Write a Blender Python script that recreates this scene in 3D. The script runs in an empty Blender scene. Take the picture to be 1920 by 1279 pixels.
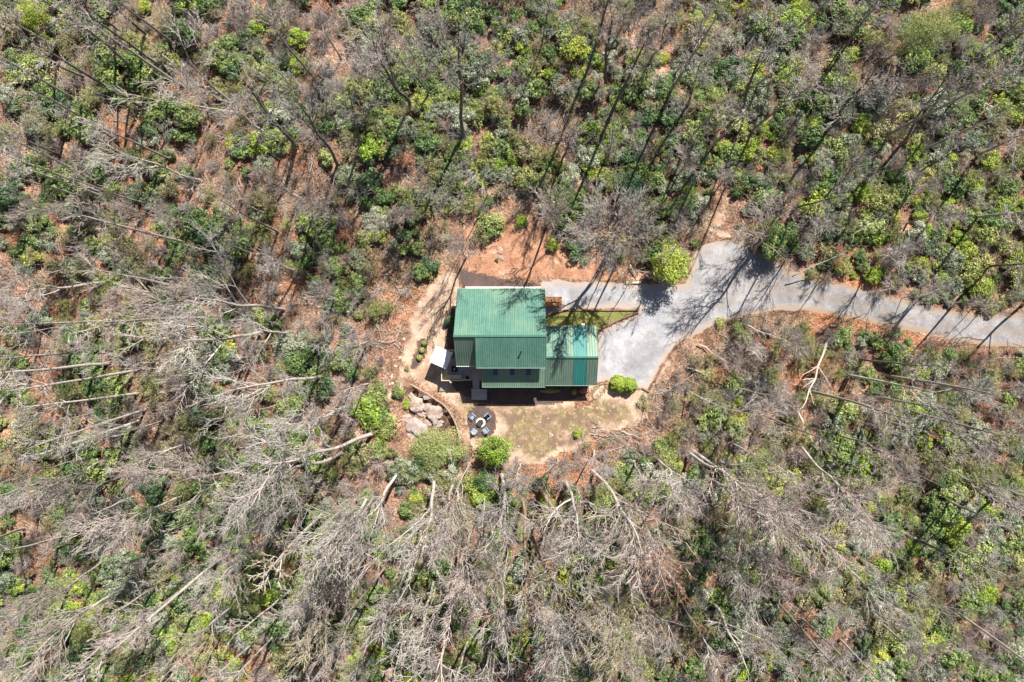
import bpy, bmesh, math, random
import numpy as np
from mathutils import Vector, Matrix, noise
R = math.radians
scene = bpy.context.scene

# ------------------------------------------------------------------ camera, sky, sun, exposure
H, F, NX, NY = 100.0, 1280.0, 985.0, 605.0      # flying height (m), focal length and nadir point in 1920-px units
cam_d = bpy.data.cameras.new('camera'); cam = bpy.data.objects.new('camera', cam_d)
scene.collection.objects.link(cam); scene.camera = cam
cam.location = (0, 0, H); cam.rotation_euler = (0, 0, 0)
cam_d.sensor_width = 36; cam_d.lens = 24; cam_d.clip_end = 1500; cam_d.clip_start = 1
cam_d.shift_x = (960 - NX) / 1920; cam_d.shift_y = -(639.5 - NY) / 1920
SUN_AZ, SUN_EL = 24.0, 47.0                       # degrees clockwise from +Y (up in the picture)
world = bpy.data.worlds.new('World'); scene.world = world; world.use_nodes = True
wn = world.node_tree.nodes; wl = world.node_tree.links
sky = wn.new('ShaderNodeTexSky'); sky.sky_type = 'NISHITA'; sky.sun_disc = False
sky.sun_elevation = R(SUN_EL); sky.sun_rotation = R(SUN_AZ); sky.altitude = 800
wl.new(sky.outputs[0], wn['Background'].inputs[0]); wn['Background'].inputs[1].default_value = 0.05
sd = bpy.data.lights.new('sun', 'SUN'); so = bpy.data.objects.new('sun', sd); scene.collection.objects.link(so)
sd.energy = 5.0; sd.angle = R(0.5); sd.color = (1.0, 0.95, 0.88)
sv = Vector((math.sin(R(SUN_AZ)) * math.cos(R(SUN_EL)), math.cos(R(SUN_AZ)) * math.cos(R(SUN_EL)), math.sin(R(SUN_EL))))
so.rotation_euler = sv.to_track_quat('Z', 'Y').to_euler(); so.location = sv * 200
scene.view_settings.view_transform = 'Standard'; scene.view_settings.look = 'None'
scene.view_settings.exposure = 1.1; scene.view_settings.gamma = 1.0
scene.cycles.max_bounces = 4; scene.cycles.diffuse_bounces = 2; scene.cycles.glossy_bounces = 2
scene.cycles.transparent_max_bounces = 4; scene.cycles.caustics_reflective = False; scene.cycles.caustics_refractive = False

# ------------------------------------------------------------------ helpers: ground height, places
def sstep(a, b, x):
    t = np.clip((x - a) / (b - a), 0, 1); return t * t * (3 - 2 * t)
def flatW(px, py): return ((px - NX) * H / F, -(py - NY) * H / F)
ROAD = [(1920, 615), (1850, 617), (1780, 608), (1700, 592), (1620, 572), (1540, 552), (1460, 545), (1380, 530), (1350, 500),
        (1300, 575), (1250, 610), (1200, 650), (1160, 680), (1110, 560), (1060, 545)]
def densify(pts, step=2.0):
    out = []
    for (a, b), (c, d) in zip(pts[:-1], pts[1:]):
        n = max(1, int(math.hypot(c - a, d - b) / step))
        for i in range(n): out.append((a + (c - a) * i / n, b + (d - b) * i / n))
    out.append(pts[-1]); return out
ROADW = np.array(densify([flatW(*p) for p in ROAD], 3.0) + [flatW(2050, 640)])
PIT = [(768, 722), (800, 742), (828, 758), (845, 776), (858, 800), (862, 830), (840, 850), (800, 845), (760, 830), (745, 790), (750, 745)]
PITW = np.array([flatW(*p) for p in PIT])
def poly_dist(P, x, y):
    """signed distance to polygon, > 0 inside"""
    x = np.asarray(x, float); y = np.asarray(y, float)
    d = np.full(x.shape, 1e9); ins = np.zeros(x.shape, bool)
    n = len(P)
    for i in range(n):
        ax, ay = P[i]; bx, by = P[(i + 1) % n]
        ex, ey = bx - ax, by - ay
        t = np.clip(((x - ax) * ex + (y - ay) * ey) / (ex * ex + ey * ey + 1e-12), 0, 1)
        d = np.minimum(d, np.hypot(x - ax - t * ex, y - ay - t * ey))
        c = ((ay > y) != (by > y)) & (x < ex * (y - ay) / (ey if abs(ey) > 1e-12 else 1e-12) + ax)
        ins ^= c
    return np.where(ins, d, -d)
def gz(x, y):
    x = np.asarray(x, float); y = np.asarray(y, float)
    d = np.hypot(x + 1, (y + 5) * 1.15) - 24.0
    shp = x.shape; xf = x.ravel(); yf = y.ravel(); dr = np.full(xf.shape, 1e9)
    for px, py in ROADW: dr = np.minimum(dr, np.hypot(xf - px, yf - py))
    d = np.minimum(d, dr.reshape(shp) - 4.5)
    m = sstep(0, 22, d)
    n = (np.sin(x * .11 + 1.3) * np.cos(y * .13 + .4) + .6 * np.sin(x * .23 - y * .19 + 2) + .35 * np.sin(x * .52 + y * .47) + .2 * np.cos(x * .9 - y * .8))
    z = m * (1.0 * n + 0.02 * y - 0.2)
    q = poly_dist(PITW, x, y)
    return z - 1.15 * sstep(0.0, 0.7, q)
def gzf(x, y): return float(gz(np.array([x]), np.array([y]))[0])
def G(px, py):
    """ground point under a place of the photograph"""
    z = 0.0
    for _ in range(3):
        x = (px - NX) * (H - z) / F; y = -(py - NY) * (H - z) / F; z = gzf(x, y)
    return x, y, z
def Wz(px, py, z): return ((px - NX) * (H - z) / F, -(py - NY) * (H - z) / F)
def PX(x, y, z=0): return (NX + F * x / (H - z), NY - F * y / (H - z))

# ------------------------------------------------------------------ helpers: meshes and tags
col = scene.collection
def tag(o, label=None, cat=None, group=None, kind=None):
    if label: o['label'] = label
    if cat: o['category'] = cat
    if group: o['group'] = group
    if kind: o['kind'] = kind
    return o
def empty(name, loc, label, cat, group=None, rz=0):
    o = bpy.data.objects.new(name, None); col.objects.link(o); o.location = loc; o.rotation_euler = (0, 0, rz)
    o.empty_display_size = .3
    return tag(o, label, cat, group)
class MB:
    def __init__(s): s.v = []; s.f = []; s.m = []
    def add(s, vs, fs, mi=0):
        b = len(s.v); s.v += [tuple(v) for v in vs]; s.f += [tuple(b + i for i in f) for f in fs]; s.m += [mi] * len(fs); return s
    def box(s, x0, x1, y0, y1, z0, z1, mi=0, M=None):
        vs = [Vector((x, y, z)) for z in (z0, z1) for y in (y0, y1) for x in (x0, x1)]
        if M is not None: vs = [M @ v for v in vs]
        return s.add(vs, [(0, 2, 3, 1), (4, 5, 7, 6), (0, 1, 5, 4), (2, 6, 7, 3), (0, 4, 6, 2), (1, 3, 7, 5)], mi)
    def bar(s, a, b, w, h, mi=0):
        a = Vector(a); b = Vector(b); d = b - a; L = d.length
        M = Matrix.Translation(a) @ d.to_track_quat('X', 'Z').to_matrix().to_4x4()
        return s.box(0, L, -w / 2, w / 2, -h / 2, h / 2, mi, M)
    def tube(s, pts, rad, n=7, mi=0, cap=True):
        pts = [Vector(p) for p in pts]; b = len(s.v)
        for i, p in enumerate(pts):
            d = (pts[min(i + 1, len(pts) - 1)] - pts[max(i - 1, 0)]).normalized()
            u = d.orthogonal().normalized() if abs(d.z) > .95 else d.cross(Vector((0, 0, 1))).normalized()
            if abs(d.z) > .95: u = Vector((1, 0, 0)) - d * d.x; u.normalize()
            w = d.cross(u); r = rad[i] if hasattr(rad, '__len__') else rad
            for k in range(n):
                t = 2 * math.pi * k / n; s.v.append(tuple(p + u * (math.cos(t) * r) + w * (math.sin(t) * r)))
        for i in range(len(pts) - 1):
            for k in range(n):
                s.f.append((b + i * n + k, b + i * n + (k + 1) % n, b + (i + 1) * n + (k + 1) % n, b + (i + 1) * n + k)); s.m.append(mi)
        if cap:
            s.f.append(tuple(b + k for k in range(n))[::-1]); s.m.append(mi)
            s.f.append(tuple(b + (len(pts) - 1) * n + k for k in range(n))); s.m.append(mi)
        return s
    def mesh(s, name, mats, smooth=False):
        me = bpy.data.meshes.new(name); me.from_pydata(s.v, [], s.f)
        for m in (mats if isinstance(mats, (list, tuple)) else [mats]): me.materials.append(m)
        if any(s.m): me.polygons.foreach_set('material_index', s.m)
        if smooth: me.polygons.foreach_set('use_smooth', [True] * len(s.f))
        me.update(); return me
    def build(s, name, mats, parent=None, smooth=False, kind=None, label=None):
        o = bpy.data.objects.new(name, s.mesh(name, mats, smooth)); col.objects.link(o); o.parent = parent
        if kind: o['kind'] = kind
        if label: o['label'] = label
        return o
def inst(name, me, parent=None, loc=(0, 0, 0), rot=(0, 0, 0), scl=(1, 1, 1)):
    o = bpy.data.objects.new(name, me); col.objects.link(o); o.parent = parent
    o.location = loc; o.rotation_euler = rot; o.scale = scl; return o

# ------------------------------------------------------------------ materials
class NT:
    def __init__(s, name):
        s.mat = bpy.data.materials.new(name); s.mat.use_nodes = True; s.t = s.mat.node_tree; s.n = s.t.nodes; s.l = s.t.links
        s.n.clear(); s.out = s.new('ShaderNodeOutputMaterial')
    def new(s, t): return s.n.new(t)
    def put(s, sock, v):
        if isinstance(v, bpy.types.NodeSocket): s.l.new(v, sock)
        elif isinstance(v, (tuple, list)) and len(v) == 3 and sock.type == 'RGBA': sock.default_value = (*v, 1)
        elif v is not None: sock.default_value = v
    def pos(s):
        g = s.new('ShaderNodeNewGeometry'); return g.outputs['Position']
    def objc(s):
        g = s.new('ShaderNodeTexCoord'); return g.outputs['Object']
    def noise(s, vec, scale, detail=3, rough=.55, dist=0, out=0):
        n = s.new('ShaderNodeTexNoise'); s.put(n.inputs['Vector'], vec); n.inputs['Scale'].default_value = scale
        n.inputs['Detail'].default_value = detail; n.inputs['Roughness'].default_value = rough; n.inputs['Distortion'].default_value = dist
        return n.outputs[out]
    def voro(s, vec, scale, out='Distance', rnd=1):
        n = s.new('ShaderNodeTexVoronoi'); s.put(n.inputs['Vector'], vec); n.inputs['Scale'].default_value = scale
        n.inputs['Randomness'].default_value = rnd; return n.outputs[out]
    def ramp(s, fac, stops, interp='LINEAR'):
        n = s.new('ShaderNodeValToRGB'); s.put(n.inputs[0], fac); r = n.color_ramp; r.interpolation = interp
        while len(r.elements) < len(stops): r.elements.new(.5)
        for e, (p, c) in zip(r.elements, stops):
            e.position = p; e.color = (*c, 1) if not isinstance(c, (int, float)) else (c, c, c, 1)
        return n.outputs[0]
    def mix(s, fac, a, b, mode='MIX'):
        n = s.new('ShaderNodeMix'); n.data_type = 'RGBA'; n.blend_type = mode
        s.put(n.inputs[0], fac); s.put(n.inputs[6], a); s.put(n.inputs[7], b); return n.outputs[2]
    def math(s, op, a, b=None, c=None, clamp=False):
        n = s.new('ShaderNodeMath'); n.operation = op; n.use_clamp = clamp; s.put(n.inputs[0], a)
        if b is not None: s.put(n.inputs[1], b)
        if c is not None: s.put(n.inputs[2], c)
        return n.outputs[0]
    def maprange(s, v, a, b, c=0, d=1):
        n = s.new('ShaderNodeMapRange'); s.put(n.inputs[0], v)
        for i, x in enumerate((a, b, c, d)): n.inputs[i + 1].default_value = x
        return n.outputs[0]
    def attr(s, name, out='Fac', typ='GEOMETRY'):
        n = s.new('ShaderNodeAttribute'); n.attribute_name = name; n.attribute_type = typ; return n.outputs[out]
    def rand(s): return s.new('ShaderNodeObjectInfo').outputs['Random']
    def bump(s, h, strength=.5, dist=.1):
        n = s.new('ShaderNodeBump'); n.inputs['Strength'].default_value = strength; n.inputs['Distance'].default_value = dist
        s.put(n.inputs['Height'], h); return n.outputs[0]
    def bsdf(s, colr, rough=.8, metal=0, normal=None, spec=.3):
        n = s.new('ShaderNodeBsdfPrincipled'); s.put(n.inputs['Base Color'], colr); s.put(n.inputs['Roughness'], rough)
        n.inputs['Metallic'].default_value = metal; n.inputs['Specular IOR Level'].default_value = spec
        if normal is not None: s.put(n.inputs['Normal'], normal)
        s.l.new(n.outputs[0], s.out.inputs[0]); return n
def simple(name, c, rough=.7, var=.25, scale=3.0, metal=0, spec=.3, bump=.0):
    m = NT(name); p = m.objc(); n = m.noise(p, scale, 4, .6)
    cc = m.mix(1, m.ramp(n, [(.25, 1 - var), (.75, 1 + var * .6)]), c, 'MULTIPLY')
    m.bsdf(cc, rough, metal, m.bump(n, bump, .03) if bump else None, spec); return m.mat

def litter(m, p):
    """colour and height of the forest floor"""
    big = m.noise(p, .045, 3, .6); mid = m.noise(p, .35, 4, .65); fine = m.noise(p, 4.5, 4, .8); leaf = m.voro(p, 6.0, 'Color')
    lv = m.new('ShaderNodeSeparateColor'); m.put(lv.inputs[0], leaf)
    c = m.ramp(mid, [(.3, (.085, .05, .036)), (.45, (.175, .102, .072)), (.58, (.27, .165, .118)), (.72, (.38, .27, .20))])
    c2 = m.ramp(mid, [(.3, (.06, .048, .032)), (.5, (.13, .10, .065)), (.7, (.22, .175, .115))])
    c = m.mix(m.ramp(big, [(.48, 0.0), (.64, .8)]), c, c2)
    c = m.mix(m.ramp(m.noise(p, .035, 4, .6, .8), [(.55, 0), (.66, .65)]), c, (.34, .15, .075))
    c = m.mix(.75, c, m.ramp(lv.outputs[0], [(0, (.25, .22, .2)), (.5, (1, 1, 1)), (.8, (1.6, 1.45, 1.3)), (1, (2.3, 2.1, 1.9))]), 'MULTIPLY')
    c = m.mix(1, c, m.ramp(fine, [(.3, .45), (.5, 1.0), (.7, 1.5)]), 'MULTIPLY')
    c = m.mix(m.ramp(m.noise(p, .8, 3, .6, 1.5), [(.56, 0), (.66, .55)]), c, (.07, .085, .03))
    h = m.math('ADD', m.math('MULTIPLY', lv.outputs[1], .5), fine)
    return c, h
def zone_mat(name, builder, soft=.7):
    """a surface that frays out into forest litter at its edge (attribute: metres inside the outline)"""
    m = NT(name); p = m.pos(); c0, h0 = litter(m, p); c1, h1, r1 = builder(m, p)
    e = m.attr('inside'); n = m.math('MULTIPLY', m.math('SUBTRACT', m.noise(p, .9, 5, .75), .5), 2.4 * soft)
    f = m.maprange(m.math('ADD', e, n), soft * .35, soft * .8)
    c = m.mix(f, c0, c1); m.bsdf(c, r1, 0, m.bump(m.mix(f, h0, h1), .6, .06), .2); return m.mat
def b_gravel(m, p):
    st = m.voro(p, 20.0, 'Color'); s = m.new('ShaderNodeSeparateColor'); m.put(s.inputs[0], st)
    big = m.noise(p, .2, 6, .72); mid = m.noise(p, .9, 4, .7)
    c = m.ramp(big, [(.36, (.20, .195, .20)), (.48, (.29, .285, .295)), (.62, (.43, .425, .44))])
    c = m.mix(m.ramp(mid, [(.52, 0), (.75, .55)]), c, (.42, .37, .31))
    c = m.mix(1, c, m.ramp(s.outputs[0], [(0, .72), (.5, 1.0), (1, 1.25)]), 'MULTIPLY')
    c = m.mix(m.ramp(m.noise(p, .35, 6, .8, .8), [(.55, 0), (.68, .7)]), c, (.25, .20, .165))
    c = m.mix(m.ramp(m.noise(p, 1.8, 5, .8), [(.6, 0), (.7, .5)]), c, (.19, .12, .08))
    e = m.attr('inside'); edge = m.maprange(m.math('ADD', e, m.math('MULTIPLY', m.noise(p, .5, 3), 1.2)), .8, 1.9)
    c = m.mix(edge, (.40, .31, .24), c)
    return c, s.outputs[1], .9
def b_gravel2(m, p):
    c, h, r = b_gravel(m, p); c2, h2, r2 = b_road(m, p); sx = m.new('ShaderNodeSeparateXYZ'); m.put(sx.inputs[0], p)
    x = m.math('ADD', sx.outputs[0], m.math('MULTIPLY', m.noise(p, .12, 3), 12))
    return m.mix(m.maprange(x, 24, 48), m.mix(.15, c, (.37, .38, .41)), c2), h, r
def b_road(m, p):
    c, h, r = b_gravel(m, p); e = m.attr('inside')
    tr = m.math('ADD', e, m.math('MULTIPLY', m.noise(p, .3, 3), .9))
    w = m.ramp(m.maprange(tr, 0, 3.2), [(.25, .7), (.45, 0.0), (.7, 0.0), (.88, .45), (1, .3)])
    return m.mix(1, m.mix(w, c, (.34, .26, .19)), (.82, .81, .80), 'MULTIPLY'), h, r
def b_dirt(m, p):
    big = m.noise(p, .22, 5, .62); mid = m.noise(p, 1.3, 5, .7); fine = m.noise(p, 7, 3, .8)
    c = m.ramp(big, [(.32, (.25, .17, .12)), (.48, (.39, .28, .205)), (.6, (.48, .37, .28)), (.7, (.33, .245, .175))])
    c = m.mix(m.ramp(mid, [(.48, 0), (.66, .75)]), c, (.56, .43, .31))
    c = m.mix(m.ramp(m.noise(p, .5, 3), [(.5, 0), (.66, .75)]), c, (.30, .165, .10))
    c = m.mix(1, c, m.ramp(fine, [(.3, .6), (.7, 1.35)]), 'MULTIPLY'); return c, fine, .95
def b_lawn(m, p):
    big = m.noise(p, .22, 5, .65); mid = m.noise(p, 1.1, 5, .75, .6); fine = m.noise(p, 8, 3, .8); v = m.voro(p, 1.1)
    c = m.ramp(big, [(.36, (.21, .14, .095)), (.44, (.27, .19, .12)), (.5, (.19, .15, .07)), (.58, (.24, .19, .09)), (.66, (.25, .17, .11))])
    c = m.mix(m.ramp(mid, [(.5, 0), (.64, .85)]), c, (.42, .30, .21))
    c = m.mix(m.ramp(m.noise(p, .6, 4, .7), [(.47, 0), (.58, .75)]), c, (.16, .105, .078))
    c = m.mix(m.ramp(v, [(.05, .9), (.16, 0)]), c, (.55, .46, .36))
    c = m.mix(1, c, m.ramp(fine, [(.3, .55), (.7, 1.4)]), 'MULTIPLY'); return c, fine, .95
def b_grass(m, p):
    mid = m.noise(p, 1.2, 5, .7); fine = m.noise(p, 9, 3, .8)
    c = m.ramp(mid, [(.35, (.25, .17, .08)), (.48, (.18, .18, .05)), (.62, (.13, .17, .04)), (.72, (.3, .26, .1))])
    c = m.mix(1, c, m.ramp(fine, [(.3, .55), (.7, 1.4)]), 'MULTIPLY'); return c, fine, .95
def b_orange(m, p):
    c, h = litter(m, p); mid = m.noise(p, .5, 4, .65)
    o = m.ramp(mid, [(.35, (.26, .125, .07)), (.5, (.40, .20, .12)), (.62, (.5, .28, .17)), (.74, (.62, .45, .3))])
    o = m.mix(1, o, m.ramp(m.noise(p, 5, 4, .8), [(.3, .5), (.5, 1), (.7, 1.45)]), 'MULTIPLY')
    return m.mix(m.ramp(m.noise(p, .35, 4, .7), [(.6, 0), (.72, .8)]), m.mix(.75, c, o), (.6, .46, .34)), h, .95
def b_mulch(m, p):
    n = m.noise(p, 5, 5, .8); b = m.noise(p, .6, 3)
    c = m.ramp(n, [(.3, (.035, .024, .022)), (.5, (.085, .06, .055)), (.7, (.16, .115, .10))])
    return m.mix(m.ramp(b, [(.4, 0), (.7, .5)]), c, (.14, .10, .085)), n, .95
def b_stonepath(m, p):
    c, h, r = b_dirt(m, p); return m.mix(.6, c, (.74, .64, .5)), h, r

def leaf_mat(name, stops, patch=.5, gloss=.58, transl=.2):
    m = NT(name); p = m.pos(); rnd = m.rand(); t = m.attr('tint')
    f = m.math('ADD', m.math('MULTIPLY', rnd, .5), m.math('MULTIPLY', m.math('SUBTRACT', m.noise(p, .06, 2), .13), 1.0 * patch + .2))
    f = m.math('ADD', f, m.math('MULTIPLY', m.math('SUBTRACT', t, .5), .45), clamp=True)
    c = m.mix(1, m.ramp(f, stops), (1.06, .93, 1.5), 'MULTIPLY'); c = m.mix(1, c, m.ramp(t, [(0, .8), (1, 1.25)]), 'MULTIPLY')
    b = m.bsdf(c, gloss, 0, None, .5); tr = m.new('ShaderNodeBsdfTranslucent'); m.put(tr.inputs[0], c)
    mx = m.new('ShaderNodeMixShader'); mx.inputs[0].default_value = transl
    m.l.new(b.outputs[0], mx.inputs[1]); m.l.new(tr.outputs[0], mx.inputs[2]); m.l.new(mx.outputs[0], m.out.inputs[0]); return m.mat
def bark_mat(name, a, b, scale=1.0):
    m = NT(name); p = m.objc(); r = m.rand(); n = m.noise(p, 2.2 * scale, 5, .7); n2 = m.noise(p, .35, 2)
    c = m.ramp(n, [(.3, a), (.7, b)]); c = m.mix(1, c, m.ramp(r, [(0, .75), (1, 1.2)]), 'MULTIPLY')
    c = m.mix(m.ramp(n2, [(.5, 0), (.7, .3)]), c, (.16, .17, .12)); m.bsdf(c, .9, 0, m.bump(n, .5, .05), .15); return m.mat
BARK = {
 'pale': bark_mat('bark_pale', (.31, .265, .235), (.53, .48, .43)),
 'grey': bark_mat('bark_grey', (.22, .19, .165), (.42, .37, .33)),
 'brown': bark_mat('bark_brown', (.20, .14, .10), (.38, .28, .2)),
 'dark': bark_mat('bark_dark', (.085, .07, .06), (.2, .17, .15)),
 'white': bark_mat('bark_white', (.40, .35, .29), (.62, .56, .48)),
}
TWIG = {
 'grey': bark_mat('twigs_grey', (.29, .265, .24), (.47, .43, .395), .3),
 'pink': bark_mat('twigs_pink', (.32, .25, .225), (.50, .41, .37), .3),
 'rust': bark_mat('twigs_rust', (.36, .18, .12), (.52, .30, .21), .3),
 'tan': bark_mat('twigs_tan', (.30, .26, .15), (.46, .40, .26), .3),
 'dark': bark_mat('twigs_dark', (.15, .12, .11), (.30, .26, .24), .3),
 'bud': bark_mat('twigs_budding', (.22, .24, .10), (.38, .38, .2), .3),
}
LEAF = {
 'laurel': leaf_mat('laurel_leaves', [(0, (.055, .12, .025)), (.35, (.10, .19, .035)), (.6, (.18, .28, .05)), (.85, (.28, .37, .07)), (1, (.38, .44, .11))]),
 'dark': leaf_mat('dark_evergreen_leaves', [(0, (.035, .085, .025)), (.5, (.075, .155, .04)), (1, (0.135, 0.232, 0.048))]),
 'bright': leaf_mat('bright_evergreen_leaves', [(0, (0.120, 0.232, 0.018)), (.5, (0.255, 0.406, 0.030)), (1, (0.480, 0.520, 0.060))]),
 'fresh': leaf_mat('fresh_green_leaves', [(0, (.12, .22, .03)), (.5, (.24, .35, .06)), (1, (.42, .48, .13))]),
 'grey': leaf_mat('grey_green_leaves', [(0, (0.105, 0.160, 0.060)), (.5, (0.225, 0.304, 0.120)), (1, (0.450, 0.520, 0.240))]),
 'yellow': leaf_mat('yellow_green_leaves', [(0, (.14, .21, .036)), (.5, (.27, .34, .06)), (1, (0.500, 0.520, 0.120))]),
 'olive': leaf_mat('olive_leaves', [(0, (0.120, 0.145, 0.036)), (.5, (0.240, 0.261, 0.072)), (1, (0.420, 0.406, 0.144))]),
 'rust': leaf_mat('rusty_buds', [(0, (0.375, 0.131, 0.042)), (.5, (0.500, 0.246, 0.084)), (1, (0.500, 0.435, 0.180))]),
}
# ------------------------------------------------------------------ the setting: terrain and ground surfaces
def grid_sheet(name, x0, x1, y0, y1, res, off, mat, poly=None):
    nx = int((x1 - x0) / res) + 1; ny = int((y1 - y0) / res) + 1
    X, Y = np.meshgrid(x0 + np.arange(nx) * res, y0 + np.arange(ny) * res)
    ins = None
    if poly is not None: ins = poly_dist(poly, X, Y)
    Z = gz(X, Y) + off
    co = np.stack([X, Y, Z], -1).reshape(-1, 3)
    idx = np.arange(nx * ny).reshape(ny, nx)
    q = np.stack([idx[:-1, :-1], idx[:-1, 1:], idx[1:, 1:], idx[1:, :-1]], -1).reshape(-1, 4)
    if ins is not None:
        iv = ins.reshape(-1); keep = (iv[q] > 0).any(1); q = q[keep]
        used = np.unique(q); rm = np.full(nx * ny, -1); rm[used] = np.arange(len(used)); q = rm[q]; co = co[used]; iv = iv[used]
    me = bpy.data.meshes.new(name); me.vertices.add(len(co)); me.vertices.foreach_set('co', co.ravel())
    me.loops.add(q.size); me.loops.foreach_set('vertex_index', q.ravel().astype(np.int32))
    me.polygons.add(len(q)); me.polygons.foreach_set('loop_start', np.arange(len(q), dtype=np.int32) * 4)
    me.polygons.foreach_set('use_smooth', np.ones(len(q), bool))
    me.materials.append(mat); me.update(calc_edges=True)
    if ins is not None:
        a = me.attributes.new('inside', 'FLOAT', 'POINT'); a.data.foreach_set('value', np.maximum(iv, 0).astype(np.float32))
    o = bpy.data.objects.new(name, me); col.objects.link(o); o['kind'] = 'structure'; return o
mf = NT('forest_floor'); pf = mf.pos(); cf, hf = litter(mf, pf); mf.bsdf(cf, .95, 0, mf.bump(hf, .7, .08), .15)
grid_sheet('forest_floor', -115, 115, -95, 85, .8, 0, mf.mat)
m_far = MB(); m_far.add([(-900, -900, -14), (900, -900, -14), (900, 900, -14), (-900, 900, -14)], [(0, 1, 2, 3)])
# skirt joining the modelled ground with the land round about it
bx = [(-115, -95), (115, -95), (115, 85), (-115, 85)]; ring = []
for (a, b), (c, d) in zip(bx, bx[1:] + bx[:1]):
    for i in range(60): ring.append((a + (c - a) * i / 60, b + (d - b) * i / 60))
n = len(ring); vs = [(x, y, gzf(x, y) - .02) for x, y in ring] + [(x * 3, y * 3, -14.5) for x, y in ring]
m_far.add(vs, [(i, (i + 1) % n, n + (i + 1) % n, n + i)[::-1] for i in range(n)])
m_far.build('surrounding_ground', mf.mat, smooth=False, kind='structure')
def PW(pts): return np.array([flatW(*p) for p in pts])
def wob(P, amp=.25, step=1.2, seed=1):
    P = [tuple(p) for p in P]; out = densify(P + [P[0]], step)[:-1]; r = random.Random(seed)
    return np.array([(x + noise.noise(Vector((x * .5, y * .5, seed))) * amp * 2, y + noise.noise(Vector((x * .5, y * .5, seed + 9))) * amp * 2) for x, y in out])
def zone(name, pts, off, mat, res=.35, amp=.25, seed=1, kindname=None):
    P = wob(PW(pts), amp, 1.2, seed); x0, y0 = P.min(0) - .5; x1, y1 = P.max(0) + .5
    return grid_sheet(name, x0, x1, y0, y1, res, off, mat, P)
Z_HILL = [(850, 505), (845, 478), (850, 440), (880, 408), (930, 392), (990, 398), (1035, 430), (1060, 462), (1110, 480), (1160, 500), (1215, 505), (1215, 540), (1010, 536), (860, 530)]
Z_DIRT = [(838, 488), (815, 505), (785, 540), (765, 580), (750, 620), (742, 660), (733, 700), (722, 740), (730, 790), (748, 790), (757, 752), (768, 722), (800, 740), (828, 756),
          (846, 776), (858, 800), (866, 850), (900, 870), (940, 892), (1000, 880), (1060, 852), (1100, 822), (1190, 806), (1215, 770), (1240, 735), (1262, 690), (1300, 648), (1345, 618),
          (1290, 610), (1215, 700), (1140, 700), (1130, 560), (880, 520)]
Z_LAWN = [(925, 752), (1070, 757), (1130, 742), (1200, 752), (1212, 785), (1120, 812), (1070, 845), (1000, 872), (955, 850), (937, 800)]
Z_LAWN2 = [(850, 738), (900, 745), (905, 775), (880, 790), (868, 775), (852, 758)]
Z_DRIVE = [(1350, 448), (1322, 455), (1302, 472), (1295, 505), (1285, 530), (1190, 530), (1013, 524), (1013, 600), (1052, 600), (1056, 581), (1197, 581), (1120, 622), (1112, 722), (1140, 716),
           (1200, 732), (1215, 735), (1222, 715), (1240, 685), (1262, 655), (1290, 637), (1330, 615), (1375, 600), (1420, 590), (1500, 582), (1560, 592), (1620, 605), (1680, 616), (1730, 627), (1790, 641),
           (1850, 651), (1900, 653), (1990, 656), (1990, 580), (1880, 588), (1820, 586), (1760, 577), (1700, 561), (1630, 540), (1580, 530), (1530, 521), (1480, 506), (1440, 482), (1410, 460), (1380, 448)]
Z_GRASS = [(1020, 595), (1056, 583), (1190, 583), (1196, 586), (1121, 620), (1020, 620)]
Z_ASPH = [(858, 503), (880, 508), (912, 517), (945, 521), (985, 528), (1015, 531), (1016, 545), (868, 545), (862, 525)]
Z_MULCH = [(903 + 27 * math.cos(t * math.pi / 9), 790 + (32 if math.sin(t * math.pi / 9) > 0 else 30) * math.sin(t * math.pi / 9)) for t in range(18)]
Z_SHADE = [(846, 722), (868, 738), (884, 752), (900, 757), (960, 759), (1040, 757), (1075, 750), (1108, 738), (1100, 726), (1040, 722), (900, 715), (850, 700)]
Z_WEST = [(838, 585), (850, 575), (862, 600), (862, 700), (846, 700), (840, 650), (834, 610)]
Z_STONE = [(1108, 735), (1120, 722), (1140, 716), (1132, 740), (1110, 755), (1085, 765), (1072, 762), (1095, 748)]
Z_BED = [(783, 640), (794, 636), (800, 644), (798, 660), (790, 678), (778, 692), (768, 692), (775, 672), (781, 655)]
Z_TRAIL = [(1345, 350), (1362, 350), (1372, 380), (1368, 420), (1385, 455), (1320, 458), (1318, 430), (1335, 395)]
Z_EDGE = [(748, 640), (758, 640), (742, 700), (735, 740), (745, 775), (738, 780), (720, 745), (730, 690)]
mat_dirt = zone_mat('bare_dirt', b_dirt, 2.0)
zone('leaf_covered_slope', Z_HILL, .010, zone_mat('orange_leaf_litter', b_orange, 1.6), amp=.6, seed=2)
zone('bare_dirt_yard', Z_DIRT, .016, mat_dirt, amp=.4, seed=3)
zone('footpath', Z_TRAIL, .016, mat_dirt, amp=.4, seed=4)
zone('pale_stone_edge_ground', Z_EDGE, .024, zone_mat('pale_rubble', b_stonepath, 1.3), amp=.3, seed=5)
def b_yard(m, p):
    c, h, r = b_dirt(m, p); c2, h2, r2 = b_lawn(m, p); e = m.attr('inside')
    f = m.maprange(m.math('ADD', e, m.math('MULTIPLY', m.math('SUBTRACT', m.noise(p, .4, 4, .7), .5), 4)), .1, 1.0); return m.mix(f, c, c2), h, r
def zone_on_dirt(name):
    m = NT(name); p = m.pos(); c, h, r = b_yard(m, p); m.bsdf(c, r, 0, m.bump(h, .6, .06), .2); return m.mat
mat_lawn = zone_on_dirt('patchy_lawn')
zone('patchy_lawn', Z_LAWN, .024, mat_lawn, amp=.5, seed=6)
zone('patchy_lawn', Z_LAWN2, .024, mat_lawn, amp=.4, seed=7)
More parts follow.
